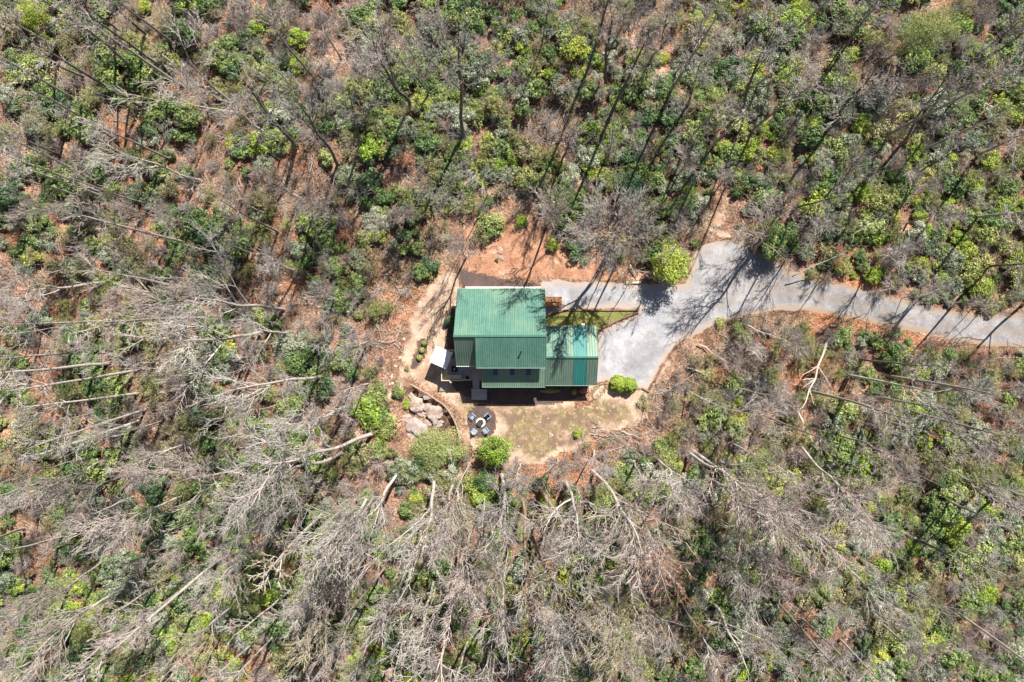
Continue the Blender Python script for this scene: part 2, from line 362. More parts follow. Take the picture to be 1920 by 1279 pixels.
zone('gravel_driveway', Z_DRIVE, .034, zone_mat('grey_gravel', b_gravel2, .3), amp=.22, seed=8)
zone('grass_verge', Z_GRASS, .044, zone_mat('short_grass', b_grass, .12), amp=.03, seed=10)
zone('dark_gravel_strip', Z_ASPH, .030, zone_mat('dark_fines', b_mulch, .25), amp=.1, seed=11)
mulch = zone_mat('dark_mulch_and_shade', b_mulch, .18)  # real mulch, also laid as painted shade beside the house
zone('mulch_circle', Z_MULCH, .034, mulch, res=.25, amp=.06, seed=12)
zone('mulch_and_shade_bed', Z_SHADE, .034, mulch, res=.25, amp=.15, seed=15)  # dark sheet deepening the house's shade below the eaves and deck
zone('mulch_and_shade_bed', Z_WEST, .034, mulch, res=.25, amp=.1, seed=16)  # dark sheet deepening the shade along the west wall
zone('mulch_and_shade_bed', Z_BED, .034, mulch, res=.25, amp=.05, seed=13)  # planted bed, dark in itself
zone('pale_gravel_strip', Z_STONE, .040, zone_mat('pale_rubble_strip', b_stonepath, 1.0), amp=.3, seed=14)

# ------------------------------------------------------------------ house
def roofmat(name, a, b, rough=.42, w=1.0):
    m = NT(name); p = m.objc(); n = m.noise(p, .3, 4, .6); n2 = m.noise(p, 2.5, 5, .75)
    c = m.ramp(n, [(.35, a), (.65, b)]); c = m.mix(m.ramp(m.noise(p, .18, 3), [(.42, 0), (.62, .22 * w)]), c, (.24, .31, .19))
    c = m.mix(m.ramp(n2, [(.52, 0), (.72, .25 * w)]), c, (.26, .29, .22))
    for sc, lo in (((2.6, .1, .1), .84), ((7, .25, .25), .9)):
        mm = m.new('ShaderNodeMapping'); m.put(mm.inputs[0], p); mm.inputs['Scale'].default_value = sc
        c = m.mix(1, c, m.ramp(m.noise(mm.outputs[0], 2, 4, .7), [(.3, lo), (.7, 2 - lo)]), 'MULTIPLY')
    c = m.mix(m.ramp(m.noise(p, 6, 4, .8), [(.66, 0), (.74, .6)]), c, (.16, .11, .07))
    m.bsdf(c, m.maprange(n2, .3, .7, rough - .1, rough + .15), 0, None, .4); return m.mat
green = roofmat('green_metal_roofing', (.06, .155, .12), (.082, .185, .143))
green2 = roofmat('weathered_green_roofing', (.11, .20, .145), (.16, .255, .185))
ribm = roofmat('rib_green', (.05, .128, .10), (.068, .152, .12))
green3 = roofmat('shade_greyed_roofing', (.085, .14, .115), (.12, .175, .145))  # roof green made greyer, shade of the south slopes put into the colour
teal = roofmat('teal_metal_roofing', (.005, .16, .16), (.008, .20, .195), .4, 0.0)
trimg = simple('green_trim', (.05, .16, .11), .4, .15)
white = simple('white_paint', (.78, .76, .72), .5, .08)
siding = simple('tan_siding', (.42, .33, .22), .7, .2, 1.5)
glassm = NT('window_glass'); glassm.bsdf((.02, .05, .12), .06, 0, None, .8); glass = glassm.mat
blue_pane = NT('blue_skylight_glass'); blue_pane.bsdf((.004, .03, .10), .35, 0, None, .6); blueglass = blue_pane.mat
concrete = simple('concrete', (.42, .40, .37), .9, .2, 2, bump=.3)
decking = simple('weathered_decking', (.42, .38, .37), .75, .3, 2.0, bump=.2)
tanwood = simple('tan_stained_wood', (.60, .48, .31), .6, .15, 2.0)
orangewood = simple('orange_stained_wood', (.44, .19, .06), .6, .25, 2.5)
greywood = simple('grey_timber', (.30, .25, .21), .85, .3, 2.0, bump=.3)
black = simple('black_paint', (.012, .012, .014), .4, .1)
house = empty('house', (-3.4, -0.8, 0), 'two storey house with green ribbed metal roofs and teal roof strip, beside the gravel driveway', 'house')
HO = Vector(house.location)
def hbuild(mb, name, mats, parent=None, **k):
    mb.v = [tuple(Vector(v) - HO) for v in mb.v]; return mb.build(name, mats, parent or house, **k)
def roof_plane(name, x0, x1, ya, za, yb, zb, mat, th=.12, pitch=.30, xskip=()):
    """sloping plane from (ya,za) at the top to (yb,zb) at the eave, standing ribs as a joined part of their own"""
    mb = MB(); d = Vector((0, yb - ya, zb - za)); L = d.length; d.normalize(); n = Vector((1, 0, 0)).cross(d); 
    if n.z < 0: n = -n
    def P(x, t, h): return Vector((x, ya, za)) + d * t + n * h
    def slab(x0, x1, h0, h1, t0=0, t1=L):
        vs = [P(x, t, h) for h in (h0, h1) for t in (t0, t1) for x in (x0, x1)]
        return vs, [(0, 2, 3, 1), (4, 5, 7, 6), (0, 1, 5, 4), (2, 6, 7, 3), (0, 4, 6, 2), (1, 3, 7, 5)]
    mb.add(*slab(x0, x1, -th, 0))
    o = hbuild(mb, name, mat)
    rb = MB(); k = int((x1 - x0 - .1) / pitch)
    for i in range(k + 1):
        x = x0 + .06 + i * (x1 - x0 - .12) / k
        a, b_, c, d_ = P(x - .05, .02, .001), P(x + .05, .02, .001), P(x + .03, .02, .04), P(x - .03, .02, .04)
        e, f, g, h = P(x - .05, L + .01, .001), P(x + .05, L + .01, .001), P(x + .03, L + .01, .04), P(x - .03, L + .01, .04)
        rb.add([a, b_, c, d_, e, f, g, h], [(0, 4, 7, 3), (3, 7, 6, 2), (2, 6, 5, 1), (4, 5, 6, 7), (0, 3, 2, 1)])
    r = hbuild(rb, 'roof_ribs', ribm, kind='stuff')
    r.parent = o
    r.matrix_parent_inverse = Matrix.Identity(4)
    return o
X0, X1 = -9.65, 2.82
roof_plane('roof', X0, X1, -1.79, 8.5, 4.79, 3.0, green)
roof_plane('roof', X0, -6.72, -1.79, 8.5, -6.0, 4.97, green3)
roof_plane('dormer_roof', -6.72, X1 + .02, -1.79, 8.52, -6.13, 6.6, green)
roof_plane('porch_roof', -6.15, X1, -5.75, 5.3, -9.03, 3.7, green2)
GX = 10.15
roof_plane('garage_roof', X1 + .03, 6.75, -4.8, 5.3, -.53, 2.9, green)
roof_plane('garage_roof', 8.56, GX, -4.8, 5.3, -.53, 2.9, green2)
roof_plane('teal_roof_panel', 6.77, 8.54, -4.8, 5.305, -.53, 2.905, teal)
roof_plane('garage_roof', X1 + .03, 6.75, -4.8, 5.3, -8.87, 3.0, green3)
roof_plane('garage_roof', 8.56, GX, -4.8, 5.3, -8.87, 3.0, green3)
roof_plane('teal_roof_panel', 6.77, 8.54, -4.8, 5.305, -8.87, 3.005, teal)
c = MB(); c.bar((X0 - .02, -1.79, 8.54), (X1 + .05, -1.79, 8.54), .26, .06); hbuild(c, 'ridge_cap', trimg)
c = MB(); c.bar((X1, -4.8, 5.35), (GX + .02, -4.8, 5.35), .24, .06); hbuild(c, 'ridge_cap', trimg)
c = MB(); c.bar((-6.72, -1.95, 8.40), (-6.72, -6.13, 6.52), .05, .2); hbuild(c, 'verge_trim', trimg)
gut = simple('pale_green_gutter', (.22, .30, .25), .4, .1)
for (a, b) in (((X0, 4.85, 2.93), (X1, 4.85, 2.93)), ((X0, -6.08, 4.86), (-6.75, -6.08, 4.86)), ((-6.72, -6.21, 6.52), (X1, -6.21, 6.52)),
               ((-6.15, -9.10, 3.62), (X1 - .02, -9.10, 3.62)), ((X1 + .02, -8.94, 2.92), (GX, -8.94, 2.92)), ((X1 + .06, -.46, 2.82), (GX, -.46, 2.82))):
    c = MB(); c.bar(a, b, .10, .10); hbuild(c, 'gutter', white if a[0] == X0 and a[1] < 0 else gut)
def prism(x0, x1, prof):
    n = len(prof); vs = [(x, y, z) for x in (x0, x1) for y, z in prof]
    return vs, [tuple(range(n)), tuple(range(n, 2 * n))[::-1]] + [(i, n + i, n + (i + 1) % n, (i + 1) % n) for i in range(n)]
w = MB(); w.add(*prism(-9.2, 2.38, [(4.3, -.3), (4.3, 3.2), (-1.79, 8.28), (-5.6, 5.05), (-5.6, -.3)])); hbuild(w, 'wall', siding)
w = MB(); w.add(*prism(-6.4, 2.37, [(-1.9, 5), (-1.9, 8.2), (-5.72, 6.55), (-5.72, 5)])); hbuild(w, 'dormer_wall', siding)
w = MB(); w.add(*prism(-5.9, 2.36, [(-5.62, -.3), (-5.62, 5.1), (-8.6, 3.72), (-8.6, -.3)])); hbuild(w, 'porch_wall', siding)
w = MB(); w.add(*prism(2.40, 9.7, [(-1.0, -.3), (-1.0, 2.98), (-4.8, 5.1), (-8.4, 3.06), (-8.4, -.3)])); hbuild(w, 'garage_wall', siding)
w = MB(); w.box(-9.3, 2.45, 4.3, 4.36, -.3, .5); hbuild(w, 'foundation', concrete)
def window(cx, cy, cz, wd, ht, face):
    ax = {'S': (1, 0, 0, -1), 'N': (1, 0, 0, 1), 'E': (0, 1, 1, 0), 'W': (0, 1, -1, 0)}[face]; u = Vector((ax[0], ax[1], 0)); nrm = Vector((ax[2], ax[3], 0))
    f = MB(); o = Vector((cx, cy, cz)); t = .09
    def bx(du0, du1, dz0, dz1, dn0, dn1, mb):
        vs = [o + u * a + Vector((0, 0, b)) + nrm * c_ for c_ in (dn0, dn1) for b in (dz0, dz1) for a in (du0, du1)]
        mb.add(vs, [(0, 2, 3, 1), (4, 5, 7, 6), (0, 1, 5, 4), (2, 6, 7, 3), (0, 4, 6, 2), (1, 3, 7, 5)])
    bx(-wd / 2, wd / 2, ht / 2 - t, ht / 2, .005, .06, f); bx(-wd / 2, wd / 2, -ht / 2, -ht / 2 + t, .005, .08, f)
    bx(-wd / 2, -wd / 2 + t, -ht / 2 + t, ht / 2 - t, .005, .06, f); bx(wd / 2 - t, wd / 2, -ht / 2 + t, ht / 2 - t, .005, .06, f)
    fo = hbuild(f, 'window', white); g = MB(); bx(-wd / 2 + t, wd / 2 - t, -ht / 2 + t, ht / 2 - t, .006, .02, g); hbuild(g, 'pane', glass, fo)
for a in ((-4.6, -5.72, 5.95, 1.2, .8, 'S'), (-2.0, -5.72, 5.95, 1.2, .8, 'S'), (.6, -5.72, 5.95, 1.2, .8, 'S'), (-4.2, -8.6, 1.9, 1.5, 1.4, 'S'), (-1.6, -8.6, 1.9, 1.5, 1.4, 'S'),
          (.9, -8.6, 1.9, 1.5, 1.4, 'S'), (-8.0, -5.6, 3.3, 1.3, 1.2, 'S'), (-9.2, 1.2, 2, 1.1, 1.4, 'W'), (-9.2, -3.3, 2, 1.1, 1.4, 'W'), (-9.2, -1.7, 5.6, 1.2, 1.4, 'W'),
          (-6.5, 4.36, 1.9, 1.1, 1.2, 'N'), (-2.5, 4.36, 1.9, 1.1, 1.2, 'N'), (4.5, -8.4, 1.6, 1.3, 1.2, 'S')):
    window(*a)
for y in (-6.5, -3.1):
    d = MB()
    for i in range(4): d.box(9.705, 9.75, y - 1.25, y + 1.25, .02 + i * .56, .55 + i * .56)
    d.box(9.70, 9.72, y - 1.25, y + 1.25, .02, 2.25); hbuild(d, 'garage_door', white)
d = MB(); d.box(7.6, 8.5, -8.46, -8.41, 0, 2.05); do = hbuild(d, 'door', simple('blue_door', (.06, .12, .3), .5, .1)); k = MB(); k.box(7.68, 7.74, -8.52, -8.465, .95, 1.05); hbuild(k, 'handle', black, do)
d = MB(); d.box(2.385, 2.43, 1.6, 2.5, 0.8, 2.85); do = hbuild(d, 'door', white); k = MB(); k.box(2.435, 2.5, 1.68, 1.74, 1.75, 1.85); hbuild(k, 'handle', black, do)
d = MB(); d.box(-7.2, -6.35, -5.66, -5.605, 1.25, 3.2); do = hbuild(d, 'door', white); k = MB(); k.box(-7.1, -7.04, -5.72, -5.665, 2.2, 2.3); hbuild(k, 'handle', black, do)
# three blue skylights in the porch roof under the dormer eave
for px in (929, 960.5, 991):
    X = (px - NX) * .95 / 12.8; m = MB(); 
    pts = []
    for yy in (-6.35, -7.35):
        zz = 5.3 + (yy + 5.75) * (1.6 / 3.28)
        pts += [(X - .3, yy, zz + .06), (X + .3, yy, zz + .06)]
    pts += [(x, y, z - .1) for x, y, z in pts]
    m.add(pts, [(0, 1, 3, 2), (4, 6, 7, 5), (0, 4, 5, 1), (2, 3, 7, 6), (0, 2, 6, 4), (1, 5, 7, 3)]); hbuild(m, 'skylight', blueglass)
# vent pipe on the dormer roof, chimney-less
vx, vy = Wz(977, 660, 7.6); v = MB(); v.tube([(vx, vy, 7.2), (vx, vy, 8.1)], .09, 8); v.tube([(vx, vy, 8.1), (vx, vy, 8.16)], .14, 8); hbuild(v, 'vent_pipe', black)
v = MB(); v.box(7.98 + .02, 8.42, -.36, -.1, 2.55, 2.85); hbuild(v, 'wall_lamp', white)

# white low wall north of the house
x0, y0 = flatW(873, 540); x1, _ = flatW(1013, 540)
w = MB(); w.box(x0, x1, 4.98, 5.24, -.1, .35); tag(w.build('low_wall', white), 'long white low wall along the upper eave of the green roofed house', 'wall')

# ------------------------------------------------------------------ side steps at the upper right corner of the house
st = empty('side_stairs', (3.1, 2.2, 0), 'orange stained wooden porch landing and steps in the corner between house and gravel', 'stairs'); SO = Vector(st.location)
def sbuild(mb, name, mats, org, par, **k):
    mb.v = [tuple(Vector(v) - org) for v in mb.v]; return mb.build(name, mats, par, **k)
for i in range(9):
    m = MB(); m.box(2.86 + i * .272, 2.86 + i * .272 + .255, 2.55, 3.6, .86, .90); sbuild(m, 'plank', orangewood, SO, st)
m = MB(); m.box(2.86, 5.3, 3.62, 3.72, .84, .96); m.box(2.86, 5.3, 3.62, 3.72, 1.75, 1.86)
for i in range(20): m.box(2.9 + i * .122, 2.93 + i * .122, 3.65, 3.69, .96, 1.75)
sbuild(m, 'railing', orangewood, SO, st)
for a in ((2.86, 5.3, 2.44, 2.54, .80, .96), (5.2, 5.3, 2.44, 2.54, 0, .79), (5.2, 5.3, 3.62, 3.72, 0, .835)):
    m = MB(); m.box(*a); sbuild(m, 'beam' if a[0] < 3 else 'post', orangewood, SO, st)
for i in range(6):
    m = MB(); m.box(3.0 + i * .36, 3.2 + i * .36, 1.95 - .0 * i, 2.42, .10 + .12 * i, .14 + .12 * i); sbuild(m, 'tread', greywood, SO, st)
m = MB(); m.bar((2.9, .95, .35), (5.4, 2.2, .95), .12, .14); sbuild(m, 'handrail', greywood, SO, st)

# ------------------------------------------------------------------ deck at the lower left corner
dk = empty('deck', (-9.0, -6.5, 0), 'raised grey wooden deck with railing and steps at the lower left house corner', 'deck'); DO = Vector(dk.location); dz = 1.2
def dpx(px, py, z=dz): return Wz(px, py, z)
def boards(x0, x1, y0, y1, z, axis='x', w=.14, gap=.012):
    m = MB(); k = int((y1 - y0) / w)
    for i in range(k):
        a = y0 + i * (y1 - y0) / k; m.box(x0, x1, a, a + (y1 - y0) / k - gap, z - .035, z)
    return m
ax0, ay1 = dpx(829, 655); ax1, ay0 = dpx(868, 713); bx1, by0 = dpx(885, 712); cx1, _ = dpx(902, 712)
m = boards(ax0, -9.22, ay0, ay1, dz); sbuild(m, 'decking', decking, DO, dk, kind='stuff')
m = boards(-9.2, ax1 + .02, ay0, -5.64, dz); sbuild(m, 'decking', decking, DO, dk, kind='stuff')
m = boards(ax1 + .04, -5.95, by0, -5.64, dz); sbuild(m, 'decking', decking, DO, dk, kind='stuff')
for x in (ax0 + .1, -10.5, -9.3, ax1 - .1, bx1):
    for y in (ay0 + .1, -6.0): m = MB(); m.box(x - .07, x + .07, y - .07, y + .07, -.4, dz - .04); sbuild(m, 'post', greywood, DO, dk)
m = MB(); m.box(ax0, ax1, ay0 - .05, ay0 - .01, dz - .25, dz - .04); sbuild(m, 'rim_board', greywood, DO, dk)
m = MB(); m.box(ax0 - .05, ax0 - .01, ay0, ay1, dz - .25, dz - .04); sbuild(m, 'rim_board', greywood, DO, dk)
def rail(a, b, z, posts=3):
    m = MB(); a = Vector((*a, z)); b = Vector((*b, z)); up = Vector((0, 0, 1))
    m.bar(a + up * .98, b + up * .98, .12, .04); m.bar(a + up * .18, b + up * .18, .05, .08)
    n = int((b - a).length / .13)
    for i in range(1, n): p = a.lerp(b, i / n); m.box(p.x - .018, p.x + .018, p.y - .018, p.y + .018, z + .2, z + .96)
    for i in range(posts): p = a.lerp(b, i / (posts - 1)); m.box(p.x - .06, p.x + .06, p.y - .06, p.y + .06, z - .1, z + 1.04)
    return sbuild(m, 'railing', tanwood, DO, dk)
rail((ax0 + .05, ay0 + .04), (ax1, ay0 + .04), dz); rail((ax0 + .05, ay0 + .15), (ax0 + .05, ay1), dz, 4); rail((ax1 + .1, by0 + .04), (bx1 - .1, by0 + .04), dz, 2)
rail((ax0 + .2, ay1 - .05), (-9.3, ay1 - .05), dz, 2)
sx0, _ = dpx(886, 720); sx1, _ = dpx(898.5, 720)
for i in range(6):
    m = MB(); z = dz - .11 * (i + 1); y = by0 - .02 - i * .22; m.box(sx0, sx1, y - .215, y, z - .04, z); sbuild(m, 'tread', decking, DO, dk)
m = MB(); lx0, ly1 = Wz(884, 730, .45); lx1, ly0 = Wz(913, 750, .45)
m = boards(lx0, lx1, ly0, ly1, .46, w=.2); sbuild(m, 'landing', decking, DO, dk, kind='stuff')
m = MB(); m.box(lx0 + .02, lx1 - .02, ly0 + .02, ly1 - .02, -.1, .41); sbuild(m, 'landing_frame', greywood, DO, dk)
m = MB(); m.bar((lx0 - .05, ly1 + .06, .9), (sx1 + .1, ly1 + .06, .9), .08, .06); m.box(lx0 - .06, lx0 + .04, ly1, ly1 + .1, 0, .9); m.box(sx1 + .02, sx1 + .12, ly1, ly1 + .1, 0, .9); sbuild(m, 'handrail', tanwood, DO, dk)

# L-shaped bench
be = empty('corner_bench', (-11.2, -8.0, dz), 'tan L-shaped wooden bench in the outer corner of the deck', 'bench'); BO = Vector(be.location)
for i in range(4):
    m = MB(); y = ay0 + .2 + i * .15; m.box(ax0 + .25, ax1 - .15, y, y + .135, dz + .42, dz + .46); sbuild(m, 'seat_slat', tanwood, BO, be)
for i in range(4):
    m = MB(); x = ax0 + .25 + i * .15; m.box(x, x + .135, ay0 + .82, -6.6, dz + .42, dz + .46); sbuild(m, 'seat_slat', tanwood, BO, be)
for x, y in ((ax0 + .3, ay0 + .25), (ax0 + .3, -6.7), (ax0 + .75, ay0 + .75), (ax1 - .25, ay0 + .25), (ax1 - .25, ay0 + .7)):
    m = MB(); m.box(x - .05, x + .05, y - .05, y + .05, dz, dz + .418); sbuild(m, 'leg', tanwood, BO, be)
# fire table
tx, ty = Wz(852, 692, dz + .5)
ft = empty('fire_table', (tx, ty, dz), 'square black fire table with a small white cloth, beside the L-shaped deck bench', 'table')
m = MB(); m.box(-.42, .42, -.42, .42, .5, .56); m.build('table_top', black, ft); m = MB(); m.box(-.34, .34, -.34, .34, 0, .498); m.build('base', black, ft)
cl = MB(); cl.add([(-.12, -.14, .575), (.02, -.16, .572), (.1, .02, .58), (.06, .16, .575), (-.02, .12, .59), (-.06, -.02, .585)], [(0, 1, 2, 3, 4, 5)]); 
oc = cl.build('cloth', white, None); oc.location = ft.location; tag(oc, 'small crumpled white cloth lying on the black fire table', 'cloth')
# grill under the umbrella side
gx, gy = Wz(850, 667, dz + 1); gr = empty('grill', (gx, gy, dz), 'dark covered grill on the deck between the white umbrella and the house', 'grill', rz=.3)
m = MB(); m.box(-.5, .5, -.28, .28, .1, .85); m.build('cabinet', black, gr); m = MB(); m.tube([(-.45, 0, .9), (.45, 0, .9)], .27, 10); m.build('lid', simple('grill_lid', (.06, .06, .065), .35, .1), gr)
m = MB(); m.tube([(-.35, -.33, .95), (.35, -.33, .95)], .02, 6); m.build('handle', simple('steel', (.4, .4, .4), .3, .1, metal=.8), gr)
px_, py_ = Wz(876.5, 708, dz + .3); pl = empty('planter', (px_, py_, dz), 'round black pot on the deck above the head of the steps', 'pot')
m = MB(); m.tube([(0, 0, 0), (0, 0, .4)], [.2, .28], 12); m.build('pot', black, pl); m = MB(); m.tube([(0, 0, .38), (0, 0, .415)], .24, 12); m.build('soil', simple('soil', (.05, .035, .025), .9), pl)
# lamp globe on a pole
lx, ly = Wz(845, 716, 1.9); lp = empty('globe_lamp', (lx, ly, 0), 'white globe lamp on a thin pole outside the deck railing', 'lamp')
m = MB(); m.tube([(0, 0, -.2), (0, 0, 1.75)], .03, 8); m.build('pole', black, lp)
bm = bmesh.new(); bmesh.ops.create_icosphere(bm, subdivisions=3, radius=.19); me = bpy.data.meshes.new('globe'); bm.to_mesh(me); bm.free(); me.materials.append(white); inst('globe', me, lp, (0, 0, 1.93))

# white square umbrella, turned on its pole
um = empty('umbrella', (*Wz(828, 671, 3.2), dz), 'square white patio umbrella beside the left end of the house', 'umbrella')
UX, UY = um.location.x, um.location.y
cz = 3.25 - dz; corners = []
for (px, py) in ((817.5, 648.5), (848.5, 662), (836.5, 692.5), (805.5, 679)):
    x, y = Wz(px, py, 3.25); corners.append(Vector((x - UX, y - UY, cz)))
apex = sum(corners, Vector()) / 4 + Vector((0, 0, .55))
canvas = NT('white_canvas'); cb = canvas.bsdf((.8, .8, .82), .8, 0, None, .1)
for k in range(4):
    a, b = corners[k], corners[(k + 1) % 4]; m = MB(); N = 6; vs = []
    for i in range(N + 1):
        t = i / N
        for j in range(N + 1):
            p = apex.lerp(a.lerp(b, j / N), t); p = p - Vector((0, 0, .05 * math.sin(math.pi * j / N) * t)); vs.append(p)
    vs2 = [v - Vector((0, 0, .012)) for v in vs]; n1 = len(vs); fs = []
    for i in range(N):
        for j in range(N):
            q = i * (N + 1) + j; fs.append((q, q + N + 1, q + N + 2, q + 1)); fs.append((n1 + q, n1 + q + 1, n1 + q + N + 2, n1 + q + N + 1))
    m.add(vs + vs2, fs); m.build('canopy_panel', canvas.mat, um, smooth=True)
    f = a.lerp(b, .5); m = MB(); d = Vector((f.x, f.y, 0)).normalized() * .02; m.add([a + Vector((0, 0, -.01)), b + Vector((0, 0, -.01)), b + Vector((0, 0, -.2)) + d, a + Vector((0, 0, -.2)) + d], [(0, 1, 2, 3)]); m.build('valance', canvas.mat, um)
    m = MB(); m.tube([apex - Vector((0, 0, .06)), a - Vector((0, 0, .04))], .018, 5); m.build('rib', simple('pole_metal', (.3, .3, .3), .4, .1) if k == 0 else bpy.data.materials['pole_metal'], um)
m = MB(); m.tube([(apex.x, apex.y, 0), (apex.x, apex.y, apex.z - .05)], .035, 8); m.build('pole', bpy.data.materials['pole_metal'], um)
m = MB(); m.tube([(apex.x, apex.y, apex.z - .02), (apex.x, apex.y, apex.z + .1)], [.06, .02], 8); m.build('finial', white, um)

# ------------------------------------------------------------------ fire pit and four chairs
fx, fy = flatW(900.5, 793)
fp = empty('fire_pit', (fx, fy, .034), 'round black fire bowl ringed with white stones in the dark mulch circle', 'fire pit')
m = MB(); m.tube([(-.08, -.05, 0), (-.08, -.05, .3), (-.08, -.05, .36)], [.25, .42, .44], 14); m.build('bowl', simple('charred_iron', (.02, .018, .02), .6, .4), fp)
m = MB(); m.tube([(-.08, -.05, .365), (-.08, -.05, .37)], .36, 14); m.build('ash', simple('ash', (.05, .05, .055), .9, .5, 9), fp)
def rock_mesh(name, seed, sub=2, amp=.35, flat=.6, mat=None):
    bm = bmesh.new(); bmesh.ops.create_icosphere(bm, subdivisions=sub, radius=1)
    for v in bm.verts:
        q = v.co.copy(); d = 1 + amp * noise.noise(q * 1.3 + Vector((seed * 7.1, seed, 3))) + amp * .4 * noise.noise(q * 3.1 + Vector((seed, 0, seed)))
        v.co = q * d; v.co.z *= flat
        if v.co.z > flat * .55: v.co.z = flat * .55 + (v.co.z - flat * .55) * .3
    me = bpy.data.meshes.new(name); bm.to_mesh(me); bm.free(); me.materials.append(mat)
    me.polygons.foreach_set('use_smooth', [sub > 2] * len(me.polygons)); return me
whitestone = simple('white_stone', (.74, .69, .6), .8, .15, 4, bump=.3)
for k in range(13):
    t = k / 13 * 2 * math.pi + .2; r = .56; ws = rock_mesh('stone', k + 3, 2, .3, .7, whitestone) if k < 4 else ws
    inst('stone', bpy.data.meshes[('stone', 'stone.001', 'stone.002', 'stone.003')[k % 4]] if k > 3 else ws, fp, (r * math.cos(t) + .06, r * math.sin(t) + .05, .06), (0, 0, t * 3), (.16, .15, .15))
chairpaint = simple('pale_blue_grey_plastic', (.26, .33, .41), .5, .08)
def make_chair(label, mat, dark=False):
    c = empty('patio_chair', (0, 0, 0), label, 'chair', 'chairs around the fire pit')
    for i in range(5):
        m = MB(); m.box(-.29, .29, -.05 + i * .105, .045 + i * .105, .36 - .03 * (4 - i) * .4, .385 - .03 * (4 - i) * .4); m.build('seat_slat', mat, c)
    T = Matrix.Translation((0, -.06, .3)) @ Matrix.Rotation(R(24), 4, 'X')
    for i in range(5):
        a = (i - 2) * .112; m = MB(); m.box(a - .05, a + .05, -.012, .012, 0, .78 - abs(i - 2) ** 2 * .05, 0, T); m.build('back_slat', mat, c)
    m = MB(); m.box(-.3, .3, -.045, -.015, .35, .42, 0, T); m.build('back_rail', mat, c)
    for s in (-1, 1):
        m = MB(); m.box(s * .36 - .065, s * .36 + .065, -.32, .5, .56, .585); m.build('arm', mat, c)
        m = MB(); m.box(s * .32 - .02, s * .32 + .02, .36, .45, 0, .558); m.build('leg', mat, c)
        m = MB(); m.bar((s * .32, -.42, .03), (s * .32, .4, .34), .03, .09); m.build('leg', mat, c)
        m = MB(); m.box(s * .32 - .018, s * .32 + .018, -.3, -.24, .1, .556); m.build('arm_support', mat, c)
    return c
CH = [((885, 780), 'pale blue-grey slatted patio chair at the upper left of the fire bowl'), ((915, 780), 'pale blue-grey patio chair with dark cushion at the upper right of the fire bowl'),
      ((888.5, 810), 'pale blue-grey slatted patio chair at the lower left of the fire bowl'), ((911.7, 808), 'pale blue-grey slatted patio chair at the lower right of the fire bowl')]
proto = make_chair(CH[0][1], chairpaint)
kids = [o for o in proto.children]
for i, ((px, py), lab) in enumerate(CH):
    if i == 0: c = proto
    else:
        c = proto.copy(); col.objects.link(c); c['label'] = lab
        for k in kids: q = k.copy(); col.objects.link(q); q.parent = c
    x, y = Wz(px, py, .45); c.location = (x, y, .034); c.scale = (.92, .92, .92); c.rotation_euler = (0, 0, math.atan2(fy - y, fx - x) - math.pi / 2)
    if i == 1:
        cu = MB(); cu.box(-.24, .24, -.02, .42, .40, .47); o = cu.build('cushion', black, None); o.location = c.location; o.rotation_euler = c.rotation_euler; o.scale = c.scale
        tag(o, 'dark seat cushion on the chair at the upper right of the fire bowl', 'cushion')

# ------------------------------------------------------------------ boulders, edging, small things of the yard
rockm = NT('boulder_rock'); p = rockm.objc(); n1 = rockm.noise(p, 1.2, 5, .65); n2 = rockm.noise(p, 4, 4, .7); r_ = rockm.rand()
rc = rockm.ramp(n1, [(.3, (.20, .135, .10)), (.5, (.38, .29, .24)), (.7, (.52, .42, .36))]); rc = rockm.mix(1, rc, rockm.ramp(n2, [(.35, .7), (.65, 1.15)]), 'MULTIPLY')
rc = rockm.mix(rockm.math('MULTIPLY', r_, .3), rc, (.25, .24, .28)); rockm.bsdf(rc, .9, 0, rockm.bump(n2, .8, .1), .2); rockmat = rockm.mat
RK = [rock_mesh('boulder', s, 4, .55, .5, rockmat) for s in range(6)]
BOULD = [(817, 773, 15, 19, .3, 'large smooth pale boulder nearest the curved edging'), (783, 758, 16, 14, 0, 'large grey boulder at the upper left of the rock pile'),
         (783, 802, 20, 15, .5, 'broad pale split boulder in the middle of the rock pile'), (769, 818, 14, 7, -.6, 'long flat slab at the lower left of the rock pile'),
         (799, 763, 8, 8, .9, 'lumpy mid-sized rock between the two large grey boulders'), (801, 745, 8, 4.5, -.1, 'narrow flat stone against the shaded curved edging'),
         (763, 784, 11, 8, .2, 'reddish pale flat rock at the left side of the rock pile'), (803, 793, 8, 6, .1, 'flat tan rock below the smooth pale boulder'),
         (822, 796, 11, 6, -.5, 'flat pale rock partly under the yellow-green tree'), (789, 776, 8, 5, .2, 'small cracked rock below the grey boulder'),
         (771, 742, 8, 6, .8, 'low grey rock at the top of the rock pile'), (806, 757, 5.5, 5, 1.2, 'small rounded rock above the smooth pale boulder')]
for k, (px, py, rx, ry, rz, lab) in enumerate(BOULD):
    x, y, z = G(px, py); s = .075
    tag(inst('boulder', RK[k % 6], None, (x, y, z + min(rx, ry) * s * .25), (0, 0, -rz), (rx * s, ry * s, min(rx, ry) * s * (1.1 if k < 2 else .8))), lab, 'boulder', 'boulders beside the curved edging')
